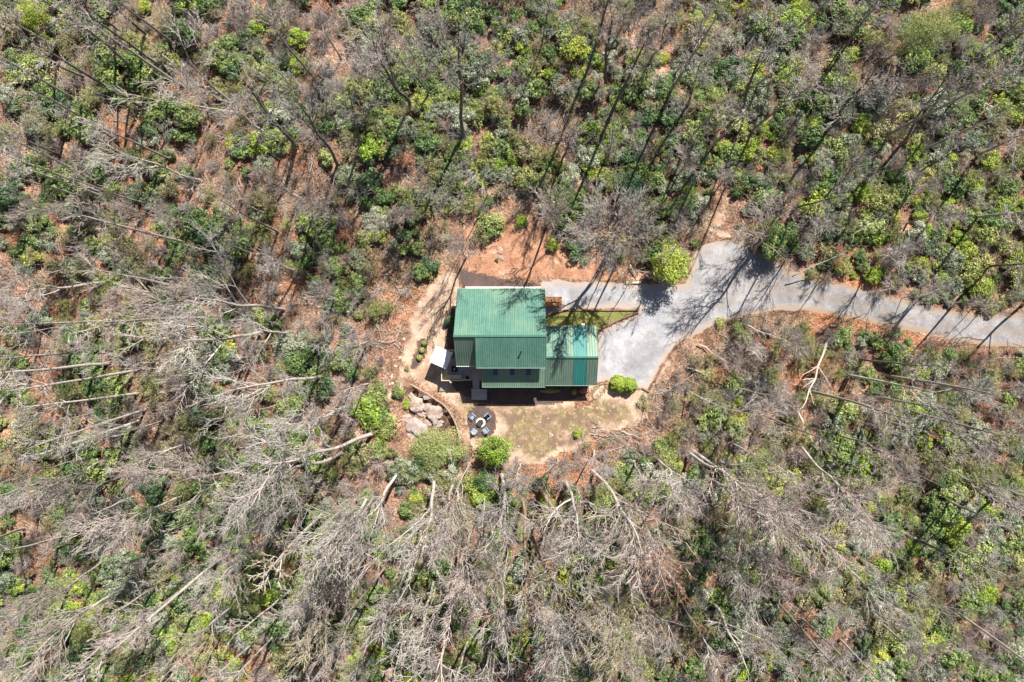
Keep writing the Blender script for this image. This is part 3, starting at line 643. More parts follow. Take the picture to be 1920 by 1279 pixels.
# small stones lying about
for k, (px, py, r, lab) in enumerate([(837, 500, 2.6, 'round white stone on the path near the bare tree left of the slope'), (1150, 763, 4, 'pale stone on the lawn below the round green bush'), (942, 484, 4, 'white outcrop on the orange leafy slope above the house'),
        (950, 511, 4, 'pale stone at the foot of the leafy slope above the dark strip'), (1033, 816, 5, 'pale flat stone in the middle of the lower lawn'), (973, 837, 3, 'white stone right of the bright green bush'), (938, 470, 6, 'flat pale outcrop at the top of the white streak on the slope'),
        (995, 500, 3, 'small tan stone on the right part of the leafy slope'), (341, 120, 11, 'weathered grey boulder among branches in the upper left forest'), (1651, 648, 2.5, 'white stone beside the lower edge of the gravel road')]):
    x, y, z = G(px, py); s = .078
    tag(inst('stone', RK[(k + 2) % 6], None, (x, y, z + r * s * .15), (0, 0, k * 1.3), (r * s, r * s * .8, r * s * .6)), lab, 'stone')
# rubble row along the left path
pale_rk = rock_mesh('rubble', 9, 2, .4, .4, simple('pale_tan_stone', (.50, .40, .31), .9, .3, 3)); rr = random.Random(5); path = densify([(757, 635), (748, 670), (738, 705), (731, 735), (733, 765), (742, 790)], 15.0)[:12]; SAYN = 'topmost second third fourth fifth sixth seventh eighth ninth tenth eleventh twelfth'.split()
for i, (px, py) in enumerate(path):
    x, y, z = G(px + rr.uniform(-3, 3), py + rr.uniform(-2, 2)); s = rr.uniform(.10, .24)
    o = inst('edging_stone', pale_rk, None, (x, y, z), (0, 0, rr.uniform(0, 6)), (s * 1.3, s, s)); tag(o, f'{SAYN[min(i, 11)]} pale stone from the top in the row edging the dirt path', 'stone', 'pale stones edging the left path')
# curved retaining wall of the upper yard
def curb(name, pts, w, h, mat, label, cat, seg=2.0, gap=.03, z0=-.1, drop=0):
    P = densify([flatW(*p) for p in pts], seg); root = empty(name, (P[0][0], P[0][1], 0), label, cat); O = Vector(root.location); r = random.Random(len(pts) * 7)
    for (a, b), (c_, d_) in zip(P[:-1], P[1:]):
        A = Vector((a, b, gzf(a, b))); B = Vector((c_, d_, gzf(c_, d_))); 
        if drop: A.z = B.z = 0
        t = (B - A).normalized() * gap / 2; up = Vector((0, 0, (h + z0 - drop) / 2 + r.uniform(-.02, .02)))
        m = MB(); m.bar(A + t + up - O, B - t + up - O, w, h - z0 + drop); m.build('block' if drop else 'timber', mat, root)
    return root
edgestone = simple('edging_stone', (.34, .27, .21), .9, .25, 2, bump=.3)
timber = simple('old_timber', (.23, .14, .10), .85, .35, 2, bump=.3)
curb('retaining_wall', [(770, 720), (785, 729), (801, 738), (816, 748), (831, 758), (841, 769), (850, 784), (857, 800), (861, 818), (862, 832)], .2, .1, edgestone, 'low curved stone retaining wall between the yard and the boulders', 'wall', .7, .02, 0, 1.25)
curb('timber_edging', [(1056, 581.5), (1195, 581.5)], .18, .25, timber, 'straight timber edging between gravel strip and grass triangle', 'edging', 2.4)
curb('timber_edging', [(1196, 586), (1158, 601), (1123, 618)], .16, .3, timber, 'slanting timber edging between grass triangle and driveway by the garage', 'edging', 2.2)
curb('timber_edging', [(1244, 682), (1236, 698), (1229, 714)], .2, .3, timber, 'short brown timber edging at the lower right bend of the driveway', 'edging', 1.2)
curb('timber_edging', [(1203, 727), (1218, 735)], .2, .25, timber, 'short dark timber right of the round green bush', 'edging', 1.2)
curb('timber_edging', [(754, 608), (748, 625), (742, 640)], .2, .25, greywood, 'weathered timber at the left edge of the dirt path', 'edging', 2.5)
x, y, z = G(1187, 530); m = MB(); m.bar((-1.1, 0, .2), (1.1, .02, .2), .28, .3); o = m.build('gate_post', simple('pale_post', (.6, .5, .38), .7, .2), None); o.location = (x, y, z); tag(o, 'short pale squared log lying at the upper edge of the gravel strip', 'log')
# ------------------------------------------------------------------ vegetation: prototypes
def segs_mesh(name, segs, mat, sides=3):
    """many tapering sticks as one mesh"""
    P0 = np.array([s[0] for s in segs]); P1 = np.array([s[1] for s in segs]); r0 = np.array([s[2] for s in segs]); r1 = np.array([s[3] for s in segs])
    d = P1 - P0; L = np.linalg.norm(d, axis=1, keepdims=True) + 1e-9; d = d / L
    ref = np.where(np.abs(d[:, 2:3]) > .9, np.array([[1., 0, 0]]), np.array([[0, 0, 1.]]))
    u = np.cross(d, ref); u /= np.linalg.norm(u, axis=1, keepdims=True) + 1e-9; w = np.cross(d, u); n = len(segs)
    V = np.zeros((n, 2 * sides, 3))
    for k in range(sides):
        t = 2 * math.pi * k / sides; o = u * math.cos(t) + w * math.sin(t)
        V[:, k] = P0 + o * r0[:, None]; V[:, sides + k] = P1 + d * r1[:, None] * .5 + o * r1[:, None]
    q = np.array([(k, (k + 1) % sides, sides + (k + 1) % sides, sides + k) for k in range(sides)])
    Fc = (q[None] + (np.arange(n) * 2 * sides)[:, None, None]).reshape(-1, 4)
    return raw_mesh(name, V.reshape(-1, 3), Fc, mat, smooth=sides > 4)
def raw_mesh(name, V, Q, mat, smooth=False, tint=None):
    me = bpy.data.meshes.new(name); me.vertices.add(len(V)); me.vertices.foreach_set('co', np.ascontiguousarray(V, float).ravel())
    Q = np.ascontiguousarray(Q, dtype=np.int32); k = Q.shape[1]
    me.loops.add(Q.size); me.loops.foreach_set('vertex_index', Q.ravel()); me.polygons.add(len(Q))
    me.polygons.foreach_set('loop_start', np.arange(len(Q), dtype=np.int32) * k)
    if smooth: me.polygons.foreach_set('use_smooth', np.ones(len(Q), bool))
    if mat: me.materials.append(mat)
    me.update(calc_edges=True)
    if tint is not None:
        a = me.attributes.new('tint', 'FLOAT', 'POINT'); a.data.foreach_set('value', np.ascontiguousarray(tint, dtype=np.float32))
    return me
def perp(d, rng, ang):
    u = d.orthogonal().normalized(); w = d.cross(u); a = rng.uniform(0, 2 * math.pi)
    return (d * math.cos(ang) + (u * math.cos(a) + w * math.sin(a)) * math.sin(ang)).normalized()
def grow_tree(seed, kind, HT=20.0):
    """returns trunk segments and crown segments; the tip of the leader is at (0,0,HT)"""
    rng = random.Random(seed); trunk = []; limbs = []; twigs = []
    K = {'oak':   dict(start=.42, n=10, ang=(22, 42), ratio=.38, wob=.085, up=.03, sub=(1.5, 1.25, .55), r=.22, l2=.52),
         'maple': dict(start=.38, n=14, ang=(15, 30), ratio=.38, wob=.055, up=.04, sub=(1.5, 1.3, .6), r=.2, l2=.5),
         'pole':  dict(start=.70, n=9, ang=(28, 48), ratio=.17, wob=.12, up=.05, sub=(1.2, 1.0, .6), r=.175, l2=.5),
         'dome':  dict(start=.50, n=26, ang=(30, 66), ratio=.27, wob=.10, up=.05, sub=(2.0, 1.9, 2.2), r=.24, l2=.5),
         'snag':  dict(start=.45, n=7, ang=(35, 65), ratio=.28, wob=.15, up=0, sub=(.9, .5, .4), r=.14, l2=.45),
         'thin':  dict(start=.40, n=9, ang=(25, 45), ratio=.26, wob=.12, up=.04, sub=(1.2, 1.0, .7), r=.085, l2=.5)}[kind]
    def br(p, d, L, r, lvl):
        ns = (0, 6, 5, 3, 2)[lvl]; st = L / ns; q = p
        for i in range(ns):
            d = (d + Vector((rng.gauss(0, 1), rng.gauss(0, 1), rng.gauss(0, .7))) * K['wob'] * (1 + .12 * lvl) + Vector((0, 0, K['up']))).normalized()
            q2 = q + d * st; ra = r * (1 - .78 * i / ns); rb = r * (1 - .78 * (i + 1) / ns)
            (limbs if lvl <= 2 else twigs).append((q, q2, ra, rb)); q = q2; t = (i + 1) / ns
            if lvl < 4 and (t > .25 or lvl > 1):
                k = K['sub'][lvl - 1]; k = int(k) + (rng.random() < k - int(k))
                for _ in range(k):
                    br(q, perp(d, rng, R(rng.uniform(18, 42))), L * K['l2'] * rng.uniform(.65, 1.15) * (1 - .35 * t), max(rb * .64, (.04, .036, .027, .018)[lvl]), lvl + 1)
    n = 14; p = Vector((0, 0, -.6)); bend = Vector((rng.gauss(0, .35), rng.gauss(0, .35), 0)); pts = []
    sw = .25 if kind == 'pole' else .5 if kind == 'snag' else 1
    for i in range(n + 1):
        t = i / n; z = -.6 + (HT + .6) * t
        off = bend * .7 * (sw * math.sin(t * math.pi) * 1.3) + Vector((noise.noise(Vector((seed, z * .14, 1))), noise.noise(Vector((seed, z * .14, 8))), 0)) * (.6 * sw * math.sin(t * math.pi))
        pts.append(Vector((off.x, off.y, z)))
    rad = lambda t: K['r'] * ((1 - t) ** (.55 if kind == 'pole' else .7) * .84 + .16) * (1 + .5 * max(0, .05 - t) / .05)
    fork = kind in ('oak', 'maple', 'dome')
    top = .62 if fork else 1.0
    for i in range(n):
        a, b = i / n, (i + 1) / n
        (trunk if a < top + .25 else limbs).append((pts[i], pts[i + 1], rad(a), rad(b)))
    def at(t):
        f = t * n; i = min(int(f), n - 1); return pts[i].lerp(pts[i + 1], f - i)
    for k in range(K['n']):
        t = K['start'] + (1 - K['start']) * (k + rng.random() * .8) / K['n'] * .97; q = at(t)
        L = HT * K['ratio'] * (1.08 - .62 * (t - K['start']) / (1 - K['start'])) * rng.uniform(.7, 1.15)
        if kind == 'dome': L = HT * K['ratio'] * rng.uniform(.8, 1.0) * math.sqrt(max(.1, 1 - ((t - .4) / .75) ** 2))
        br(q, perp(Vector((0, 0, 1)), rng, R(rng.uniform(*K['ang']))), L, rad(t) * rng.uniform(.42, .66), 1)
    if not limbs: limbs = twigs[:10]
    return trunk, limbs, twigs
TREES = {}
HT = 20.0
def make_tree_proto(key, kind, seed):
    tr, li, tw = grow_tree(seed, kind, HT)
    TREES.setdefault(kind, []).append((segs_mesh('trunk_' + key, tr + [s for s in li if s[2] > .05], BARK['grey'], 6), segs_mesh('boughs_' + key, [s for s in li if s[2] <= .05] or li[-4:], BARK['grey'], 4), segs_mesh('twigs_' + key, tw or li[-6:], TWIG['grey'], 3)))
for kd, cnt in (('oak', 4), ('maple', 4), ('pole', 4), ('dome', 2), ('snag', 3), ('thin', 4)):
    for i in range(cnt): make_tree_proto(kd + str(i), kd, 11 + i * 7 + len(kd) * 13)

def blades(C, Nrm, lx, ly, rng, curl=.0):
    """rhombic leaves: centre, normal, half-length, half-width"""
    n = len(C); ref = rng.normal(size=(n, 3)); u = np.cross(Nrm, ref); u /= np.linalg.norm(u, axis=1, keepdims=True) + 1e-9; w = np.cross(Nrm, u)
    lx = lx[:, None]; ly = ly[:, None]
    V = np.stack([C - u * lx, C + w * ly - u * lx * .1, C + u * lx - Nrm * lx * .3, C - w * ly - u * lx * .1], 1)
    return V.reshape(-1, 3), np.arange(4 * n).reshape(n, 4)
def shrub_mesh(name, seed, rad=1.6, ht=2.0, nl=1300, nclump=16, leaf=.15, mat=None, sparse=0., stems=26, fill=.0):
    rng = np.random.default_rng(seed); a = rng.uniform(0, 2 * math.pi, nclump); r = rad * np.sqrt(rng.uniform(0, 1, nclump)) * .78
    cz = ht * (.62 - .32 * (r / rad) ** 2) + rng.normal(0, ht * .10, nclump); cc = np.stack([r * np.cos(a), r * np.sin(a), cz], 1)
    cr = rad * rng.uniform(.22, .42, nclump); k = rng.integers(0, nclump, nl)
    d = rng.normal(size=(nl, 3)); d[:, 2] = np.abs(d[:, 2]) * .9 - .15; d /= np.linalg.norm(d, axis=1, keepdims=True)
    rr = cr[k] * rng.uniform(.55 - fill, 1.05, nl); C = cc[k] + d * rr[:, None] * np.array([1, 1, .8]); C[:, 2] = np.maximum(C[:, 2], .08)
    N_ = d * .75 + rng.normal(size=(nl, 3)) * .45 + np.array([0, 0, .35]); N_ /= np.linalg.norm(N_, axis=1, keepdims=True)
    lx = leaf * rng.uniform(.6, 1.25, nl); V, Q = blades(C, N_, lx, lx * .42, rng)
    tint = np.clip(rng.normal(.5, .22, nl) + (rng.normal(0, .18, nclump))[k], 0, 1)
    # stems as extra quads in a second material
    SV = []; SQ = []; b = len(V)
    for i in range(stems):
        j = i % nclump; p0 = np.array([cc[j, 0] * .15, cc[j, 1] * .15, -.2]); p1 = cc[j] + rng.normal(size=3) * .15; m = (p0 + p1) / 2 + rng.normal(size=3) * .12
        for (s, e, ra, rb) in ((p0, m, .035, .025), (m, p1, .025, .01)):
            o1 = np.array([ra, 0, 0]); o2 = np.array([-ra * .5, ra * .87, 0]); o3 = np.array([-ra * .5, -ra * .87, 0]); f = rb / ra
            q0 = b + len(SV); SV += [s + o1, s + o2, s + o3, e + o1 * f, e + o2 * f, e + o3 * f]
            SQ += [(q0, q0 + 1, q0 + 4, q0 + 3), (q0 + 1, q0 + 2, q0 + 5, q0 + 4), (q0 + 2, q0, q0 + 3, q0 + 5)]
    V = np.concatenate([V, np.array(SV)]); Q2 = np.concatenate([Q, np.array(SQ)])
    me = raw_mesh(name, V, Q2, mat, tint=np.concatenate([np.repeat(tint, 4), np.full(len(SV), .5)]))
    me.materials.append(BARK['brown']); mi = np.zeros(len(Q2), np.int32); mi[len(Q):] = 1; me.polygons.foreach_set('material_index', mi); return me
def brush_mesh(name, seed, ht=2.6, spread=1.5, stems=15, mat=None, r=.022, buds=0, budmat=None):
    rng = random.Random(seed); segs = []; tips = []
    def br(p, d, L, r0, lvl):
        ns = (4, 3, 2)[lvl]; st = L / ns
        for i in range(ns):
            d = (d + Vector((rng.gauss(0, 1), rng.gauss(0, 1), rng.gauss(0, .6))) * .10 + Vector((0, 0, .02))).normalized(); q = p + d * st
            segs.append((p, q, r0 * (1 - .7 * i / ns), r0 * (1 - .7 * (i + 1) / ns))); p = q
            if lvl < 2:
                for _ in range(2): br(p, perp(d, rng, R(rng.uniform(22, 50))), L * rng.uniform(.3, .5), max(r0 * .6, .016), lvl + 1)
            else: tips.append(p.copy())
    for _ in range(stems):
        a = rng.uniform(0, 6.283); t = rng.uniform(0, .75); d = Vector((math.cos(a) * t, math.sin(a) * t, 1)).normalized()
        br(Vector((rng.gauss(0, spread * .22), rng.gauss(0, spread * .22), -.1)), d, ht * rng.uniform(.5, .85), r * rng.uniform(.8, 1.6), 0)
    me = segs_mesh(name, segs, mat, 3)
    if buds:
        g = np.random.default_rng(seed); T = np.array([tips[g.integers(len(tips))] for _ in range(buds)]) + g.normal(0, .05, (buds, 3)); N_ = g.normal(size=(buds, 3)); N_[:, 2] = abs(N_[:, 2]) + .4
        N_ /= np.linalg.norm(N_, axis=1, keepdims=True); l = g.uniform(.04, .085, buds); V, Q = blades(T, N_, l, l * .6, g)
        n0 = len(me.vertices); V0 = np.zeros(n0 * 3); me.vertices.foreach_get('co', V0); Q0 = np.zeros(len(me.polygons) * 4, np.int32); me.loops.foreach_get('vertex_index', Q0)
        tint = np.concatenate([np.full(n0, .5), np.repeat(g.uniform(0, 1, buds), 4)])
        m2 = raw_mesh(name, np.concatenate([V0.reshape(-1, 3), V]), np.concatenate([Q0.reshape(-1, 4), Q + n0]), mat, tint=tint); m2.materials.append(budmat)
        mi = np.zeros(len(m2.polygons), np.int32); mi[len(Q0) // 4:] = 1; m2.polygons.foreach_set('material_index', mi); return m2
    return me
SHRUB = {}
for key, mt, leaf, nl, cnt in (('laurel', 'laurel', .17, 1250, 4), ('dark', 'dark', .15, 1300, 2), ('bright', 'bright', .16, 1250, 2), ('grey', 'grey', .13, 1300, 3), ('yellow', 'yellow', .14, 1100, 2), ('olive', 'olive', .12, 1000, 2)):
    SHRUB[key] = [shrub_mesh('shrub_' + key, 31 + i * 5 + len(key) * 17, 1.6, 2.1, nl, 17, leaf, LEAF[mt]) for i in range(cnt)]
BRUSH = {'grey': [brush_mesh('brush_grey', 5 + i, mat=TWIG['grey']) for i in range(2)], 'pink': [brush_mesh('brush_pink', 15 + i, mat=TWIG['pink']) for i in range(2)],
         'tan': [brush_mesh('brush_tan', 25 + i, mat=TWIG['tan'], buds=700, budmat=LEAF['olive']) for i in range(2)], 'dark': [brush_mesh('brush_dark', 28, mat=TWIG['dark'])],
         'rust': [brush_mesh('brush_rust', 35, mat=TWIG['rust'], buds=900, budmat=LEAF['rust'])], 'bud': [brush_mesh('brush_bud', 45 + i, mat=TWIG['bud'], buds=1100, budmat=LEAF['yellow']) for i in range(2)]}
def sticks(seed, n=14):
    rng = random.Random(seed); s = []
    for _ in range(n):
        a = rng.uniform(0, 6.28); L = rng.uniform(.5, 2.6); p = Vector((rng.uniform(-1.6, 1.6), rng.uniform(-1.6, 1.6), rng.uniform(.03, .25))); d = Vector((math.cos(a), math.sin(a), rng.uniform(-.04, .16)))
        q = p + d * L * .5; q2 = q + (d + Vector((rng.gauss(0, .2), rng.gauss(0, .2), 0))) * L * .5; r = rng.uniform(.014, .05); s += [(p, q, r, r * .8), (q, q2, r * .8, r * .4)]
        if L > 1.2:
            e = (d + Vector((rng.gauss(0, .6), rng.gauss(0, .6), .1))).normalized(); s.append((q, q + e * L * .35, r * .5, r * .2))
    return s
STICK = [segs_mesh('fallen_sticks', sticks(i), BARK['pale'], 4) for i in range(3)] + [segs_mesh('fallen_sticks', sticks(9), BARK['grey'], 4)]

# ------------------------------------------------------------------ labels by place
USED = set()
def place_phrase(px, py):
    u, v = px / 1920 * 100, py / 1279 * 100
    return u, v
ONES = 'zero one two three four five six seven eight nine ten eleven twelve thirteen fourteen fifteen sixteen seventeen eighteen nineteen'.split()
TENS = 'x x twenty thirty forty fifty sixty seventy eighty ninety'.split()
def said(n): n = int(n); return ONES[n] if n < 20 else TENS[n // 10] + ('-' + ONES[n % 10] if n % 10 else '')
def pct_label(prefix, px, py):
    a, b = round(px / 19.2), round(py / 12.79)
    for da, db in ((0, 0), (0, 1), (1, 0), (-1, 0), (0, -1), (1, 1), (-1, -1)):
        l = f'{prefix}, {said(min(max(a + da, 0), 99))} percent across and {said(min(max(b + db, 0), 99))} down the photo'
        if l not in USED: break
    USED.add(l); return l

# ------------------------------------------------------------------ zones kept clear of plants
CLEAR = [PW(q) for q in (Z_DIRT, Z_TRAIL, Z_DRIVE, Z_ASPH, [(735, 480), (860, 480), (860, 700), (1130, 730), (1130, 520), (860, 500)])]
HILLW = PW(Z_HILL); PITP = PW([(762, 725), (800, 738), (850, 780), (862, 830), (800, 830), (750, 820)])
def clear_amount(x, y):
    """metres inside ground where nothing tall grows (negative: outside)"""
    return max(float(poly_dist(q, np.array([x]), np.array([y]))[0]) for q in CLEAR)
def hill(x, y): return float(poly_dist(HILLW, np.array([x]), np.array([y]))[0])

# ------------------------------------------------------------------ bare trees read from the photograph: base, tip, kind, bark, twigs
T = '''850 905 820 1000 maple pale pink
940 890 930 985 maple pale grey
1060 905 1085 1010 oak pale grey
1150 940 1185 1060 maple pale pink
1230 860 1275 930 maple pale grey
700 930 620 1010 maple pale grey
860 1040 845 1150 maple pale pink
940 1060 935 1180 oak pale grey
1040 1080 1055 1210 maple pale grey
1180 1080 1220 1200 maple pale pink
1330 1010 1400 1100 maple pale grey
560 920 450 990 oak pale grey
520 1010 410 1090 maple pale grey
610 1060 540 1160 maple pale grey
108 91 0 28 pole grey grey
158 144 88 108 pole grey grey
143 187 0 107 pole grey grey
105 240 8 180 snag grey grey
222 57 150 0 pole dark dark
275 65 205 0 pole dark grey
250 130 140 38 pole dark grey
500 250 350 110 oak grey grey
495 131 425 40 oak dark grey
556 272 455 150 oak dark grey
634 312 553 186 oak dark grey
190 362 0 287 pole pale grey
193 368 0 297 pole pale grey
188 345 0 250 pole grey grey
165 372 0 326 pole grey grey
540 308 465 255 thin grey grey
450 396 340 335 thin pale grey
375 338 215 280 oak pale grey
540 82 500 0 thin dark dark
546 66 520 0 thin dark dark
872 265 860 45 oak dark grey
774 201 700 85 oak dark grey
680 279 655 165 oak dark grey
1015 89 1036 -20 snag dark dark
951 46 949 -40 thin dark dark
823 72 820 -30 snag dark dark
1137 158 1148 40 oak dark grey
1190 121 1186 -5 thin dark grey
915 373 888 305 thin grey grey
1060 430 1005 365 thin pale pink
1391 215 1448 60 oak dark grey
1472 192 1538 95 thin dark grey
1720 328 1816 270 oak dark grey
1831 292 1930 245 pole grey grey
1545 373 1618 288 maple dark grey
1488 391 1572 368 pole dark grey
1441 430 1492 350 maple dark dark
1542 255 1645 125 oak dark grey
1677 286 1785 125 oak dark grey
1777 152 1915 38 pole dark grey
1835 118 1925 58 pole dark grey
1620 252 1722 168 thin dark grey
1572 107 1655 -5 oak dark grey
1825 408 1925 397 pole pale grey
1287 205 1315 115 oak dark grey
1404 78 1424 -10 thin dark grey
1592 67 1655 -10 pole dark dark
1707 112 1760 40 thin dark grey
205 527 10 545 oak pale grey
323 490 240 445 thin dark pink
533 580 360 558 oak pale grey
493 622 330 640 oak pale grey
247 602 125 628 pole pale grey
400 687 220 692 thin pale grey
257 738 60 762 pole pale grey
273 768 50 842 pole pale grey
260 790 58 858 pole pale grey
240 812 130 852 pole pale grey
473 668 312 690 thin pale grey
607 707 420 735 oak pale grey
527 757 400 792 thin pale grey
700 812 500 872 oak pale grey
640 850 470 905 oak pale grey
447 473 415 425 oak dark grey
603 473 585 395 oak grey grey
600 663 606 640 oak grey grey
1607 673 1745 688 pole dark grey
1663 705 1855 737 pole grey grey
1567 777 1705 810 thin grey grey
1640 783 1800 824 pole grey grey
1707 733 1805 812 thin grey grey
1727 893 1825 938 snag grey grey
1647 860 1712 908 thin grey grey
1290 848 1430 945 maple pale pink
1302 847 1530 1000 maple pale pink
1287 730 1450 785 thin pale grey
1500 833 1612 942 maple pale pink
1335 900 1465 985 maple pale pink
1847 903 1935 938 pole grey grey
1773 937 1885 988 pole grey grey
215 1179 10 1275 pole pale grey
218 1187 105 1285 pole pale grey
310 1154 140 1270 pole pale grey
174 1137 -20 1195 pole grey grey
127 1004 -20 1040 pole pale grey
44 991 -20 1008 pole grey grey
141 1095 -15 1175 pole grey grey
267 1214 198 1268 snag pale grey
336 957 205 1012 maple pale grey
309 1001 235 1062 thin pale grey
295 1098 178 1172 pole pale grey
550 1102 435 1195 pole pale grey
517 1189 420 1290 pole pale grey
473 1207 385 1285 pole pale grey
198 914 120 985 thin pale pink
627 1222 578 1290 pole pale grey
577 1219 525 1290 pole pale grey
747 884 650 1020 maple pale grey
814 894 790 1045 oak pale grey
880 870 848 940 snag pale grey
908 920 903 1080 thin pale grey
979 930 985 1150 oak brown grey
1009 910 1095 1065 oak brown grey
996 1001 1075 1170 oak brown grey
1115 1011 1162 1225 maple pale tan
1110 884 1205 1040 maple pale pink
1190 940 1240 1070 maple pale rust
1240 1041 1295 1165 thin brown rust
767 1048 715 1170 maple pale grey
814 1088 788 1210 maple pale grey
788 1115 738 1265 pole pale grey
845 1132 828 1285 oak pale grey
878 1199 850 1290 pole pale grey
917 1216 907 1290 pole pale grey
932 1199 921 1290 pole pale grey
976 1182 973 1265 snag pale grey
1006 1229 1004 1290 snag grey grey
1053 1199 1058 1290 pole pale grey
1100 1222 1133 1290 thin pale grey
727 1058 645 1160 pole brown grey
883 998 879 1120 maple pale pink
1438 1182 1502 1285 pole pale grey
1421 1142 1486 1218 thin pale grey
1334 1128 1405 1265 oak pale grey
1542 1095 1612 1182 thin brown grey
1575 1199 1655 1285 pole pale grey
1649 1165 1775 1282 pole grey grey
1710 1011 1855 1078 oak dark grey
1535 998 1655 1135 oak pale grey
1750 1185 1855 1245 thin pale grey
1280 1004 1325 1065 thin grey grey
1857 934 1935 965 pole grey grey
1170 548 1185 500 thin pale tan
1246 505 1240 490 thin pale grey
1216 460 1228 420 thin grey pink
430 560 300 565 maple pale pink
350 590 215 610 thin pale pink
690 640 640 655 maple grey grey
655 760 560 800 oak pale grey
590 850 470 905 oak pale grey
470 870 330 905 oak pale pink
380 880 240 890 maple pale pink
460 950 330 990 thin pale grey
600 900 520 985 oak pale grey
690 930 620 1040 maple pale grey
640 985 560 1080 oak pale grey
1045 860 1050 880 dome pale pink
975 870 968 900 dome pale grey
1115 845 1130 880 maple pale pink
1190 870 1215 920 maple pale pink
1250 900 1290 960 maple pale pink
1350 980 1420 1040 maple pale grey
1400 1030 1480 1110 maple pale pink
1465 950 1560 1030 oak pale pink
1560 940 1650 1010 oak pale grey
1610 850 1720 920 thin grey grey
1760 800 1860 850 oak grey grey
1850 780 1930 800 thin grey grey
1380 790 1450 830 thin pale grey
1440 870 1530 930 thin pale pink
1230 1150 1260 1240 oak pale grey
1170 1180 1190 1270 maple pale pink
690 1190 650 1285 maple pale grey
60 640 -20 655 thin pale grey
90 560 -20 570 oak pale grey
120 500 0 505 thin pale grey
100 700 0 715 thin pale grey
80 900 -20 935 oak pale grey
150 860 30 895 thin pale grey
380 1040 280 1100 thin grey grey
640 110 600 40 dome grey pink
720 170 690 110 dome grey grey
1340 360 1362 320 maple grey grey
1265 330 1290 290 maple grey pink
1700 420 1790 400 maple grey grey
1640 480 1700 470 maple pale grey
1505 430 1550 415 oak grey grey
1850 500 1930 495 pole dark dark
1690 560 1740 556 thin pale grey
1450 640 1500 650 dome pale pink
1400 650 1420 656 thin pale grey
1760 720 1850 740 dome grey grey
950 190 945 120 thin grey grey
1060 200 1075 150 thin grey grey
1240 90 1255 20 oak dark grey
1330 60 1350 -10 thin dark grey
730 60 715 -10 thin dark grey
420 330 330 280 thin grey pink
300 420 210 385 thin grey pink
240 480 140 460 thin grey pink
380 440 300 410 maple grey pink
500 400 430 360 maple grey pink
560 370 500 330 maple grey pink
620 400 580 360 maple pale pink
680 380 655 345 thin grey pink
720 440 700 415 thin grey pink
770 420 760 400 dome grey pink
820 400 812 375 thin grey pink
630 560 600 545 maple pale grey
560 510 500 490 maple pale grey
690 720 640 735 oak pale grey
240 640 140 655 thin grey grey
330 760 240 790 thin pale pink'''
trng = random.Random(77)
NAMES = {'oak': ('bare_tree', 'spreading bare tree'), 'maple': ('bare_tree', 'fan-shaped bare tree'), 'pole': ('bare_tree', 'tall straight bare tree with a small high crown'),
         'dome': ('bare_tree', 'round-crowned bare tree'), 'snag': ('dead_tree', 'broken dead tree'), 'thin': ('young_tree', 'thin young bare tree')}
BW = {'pale': 'pale', 'grey': 'grey', 'dark': 'dark-trunked', 'brown': 'brown-trunked', 'white': 'white'}
tree_bases = []
def add_tree(bx, by, tx, ty, kind, bark, twig, label=None, h=None, thick=1.0):
    x, y, z = G(bx, by)
    rb = math.hypot(bx - NX, by - NY); rt = ((tx - NX) * (bx - NX) + (ty - NY) * (by - NY)) / max(rb, 1)
    base_lim = {'oak': (14, 27), 'maple': (13, 26), 'pole': (19, 34), 'dome': (9, 13), 'snag': (7, 18), 'thin': (6, 20)}[kind]
    if h is None:
        h = (H - z) * (1 - rb / max(rt, rb + 1)) if rb > 60 else base_lim[0]
        if kind not in ('snag', 'thin', 'pole', 'dome'): h *= 1.12
        h = min(max(h, base_lim[0]), base_lim[1])
    f = (1.0 if kind in ('pole', 'snag', 'thin') else .95)
    zt = z + h * f; X, Y = Wz(tx, ty, zt)
    ax = Vector((X - x, Y - y, zt - z)); 
    lean = math.hypot(ax.x, ax.y); mx = .45 * h * f
    if lean > mx: ax.x *= mx / lean; ax.y *= mx / lean
    L = ax.length; q = ax.to_track_quat('Z', 'Y')
    nm, desc = NAMES[kind]; k = trng.randrange(len(TREES[kind])); tr, li, tw = TREES[kind][k]
    u = tx if 0 <= tx <= 1920 else (bx + min(max(tx, 0), 1920)) / 2; v = min(max((by + ty) / 2, 5), 1274); u = min(max((bx + u) / 2, 5), 1915)
    e = empty(nm, (x, y, z), label or pct_label(f'{BW[bark]} {desc}' if kind != 'pole' else f'{BW[bark]} tall straight bare tree', u, v), 'tree', 'leafless trees of the forest')
    e.rotation_mode = 'QUATERNION'; from mathutils import Quaternion
    e.rotation_quaternion = q @ Quaternion((0, 0, 1), trng.uniform(0, 6.28)); s = L / HT; w = s * trng.uniform(.9, 1.15); e.scale = (w * thick, w * thick, s)
    if kind in ('pole',): e.scale = (w * 1.05, w * 1.05, s)
    if kind == 'thin': e.scale = (max(w, .7), max(w, .7), s)
    for nme, me, mt in (('trunk', tr, BARK[bark]), ('branches', li, BARK[bark]), ('crown', tw, TWIG[twig])):
        o = inst(nme, me, e); o.material_slots[0].link = 'OBJECT'; o.material_slots[0].material = mt
        if nme != 'trunk': o['kind'] = 'stuff'
    tree_bases.append((x, y)); return e
for ln in T.split('\n'):
    a = ln.split(); add_tree(*[float(v) for v in a[:4]], *a[4:7])
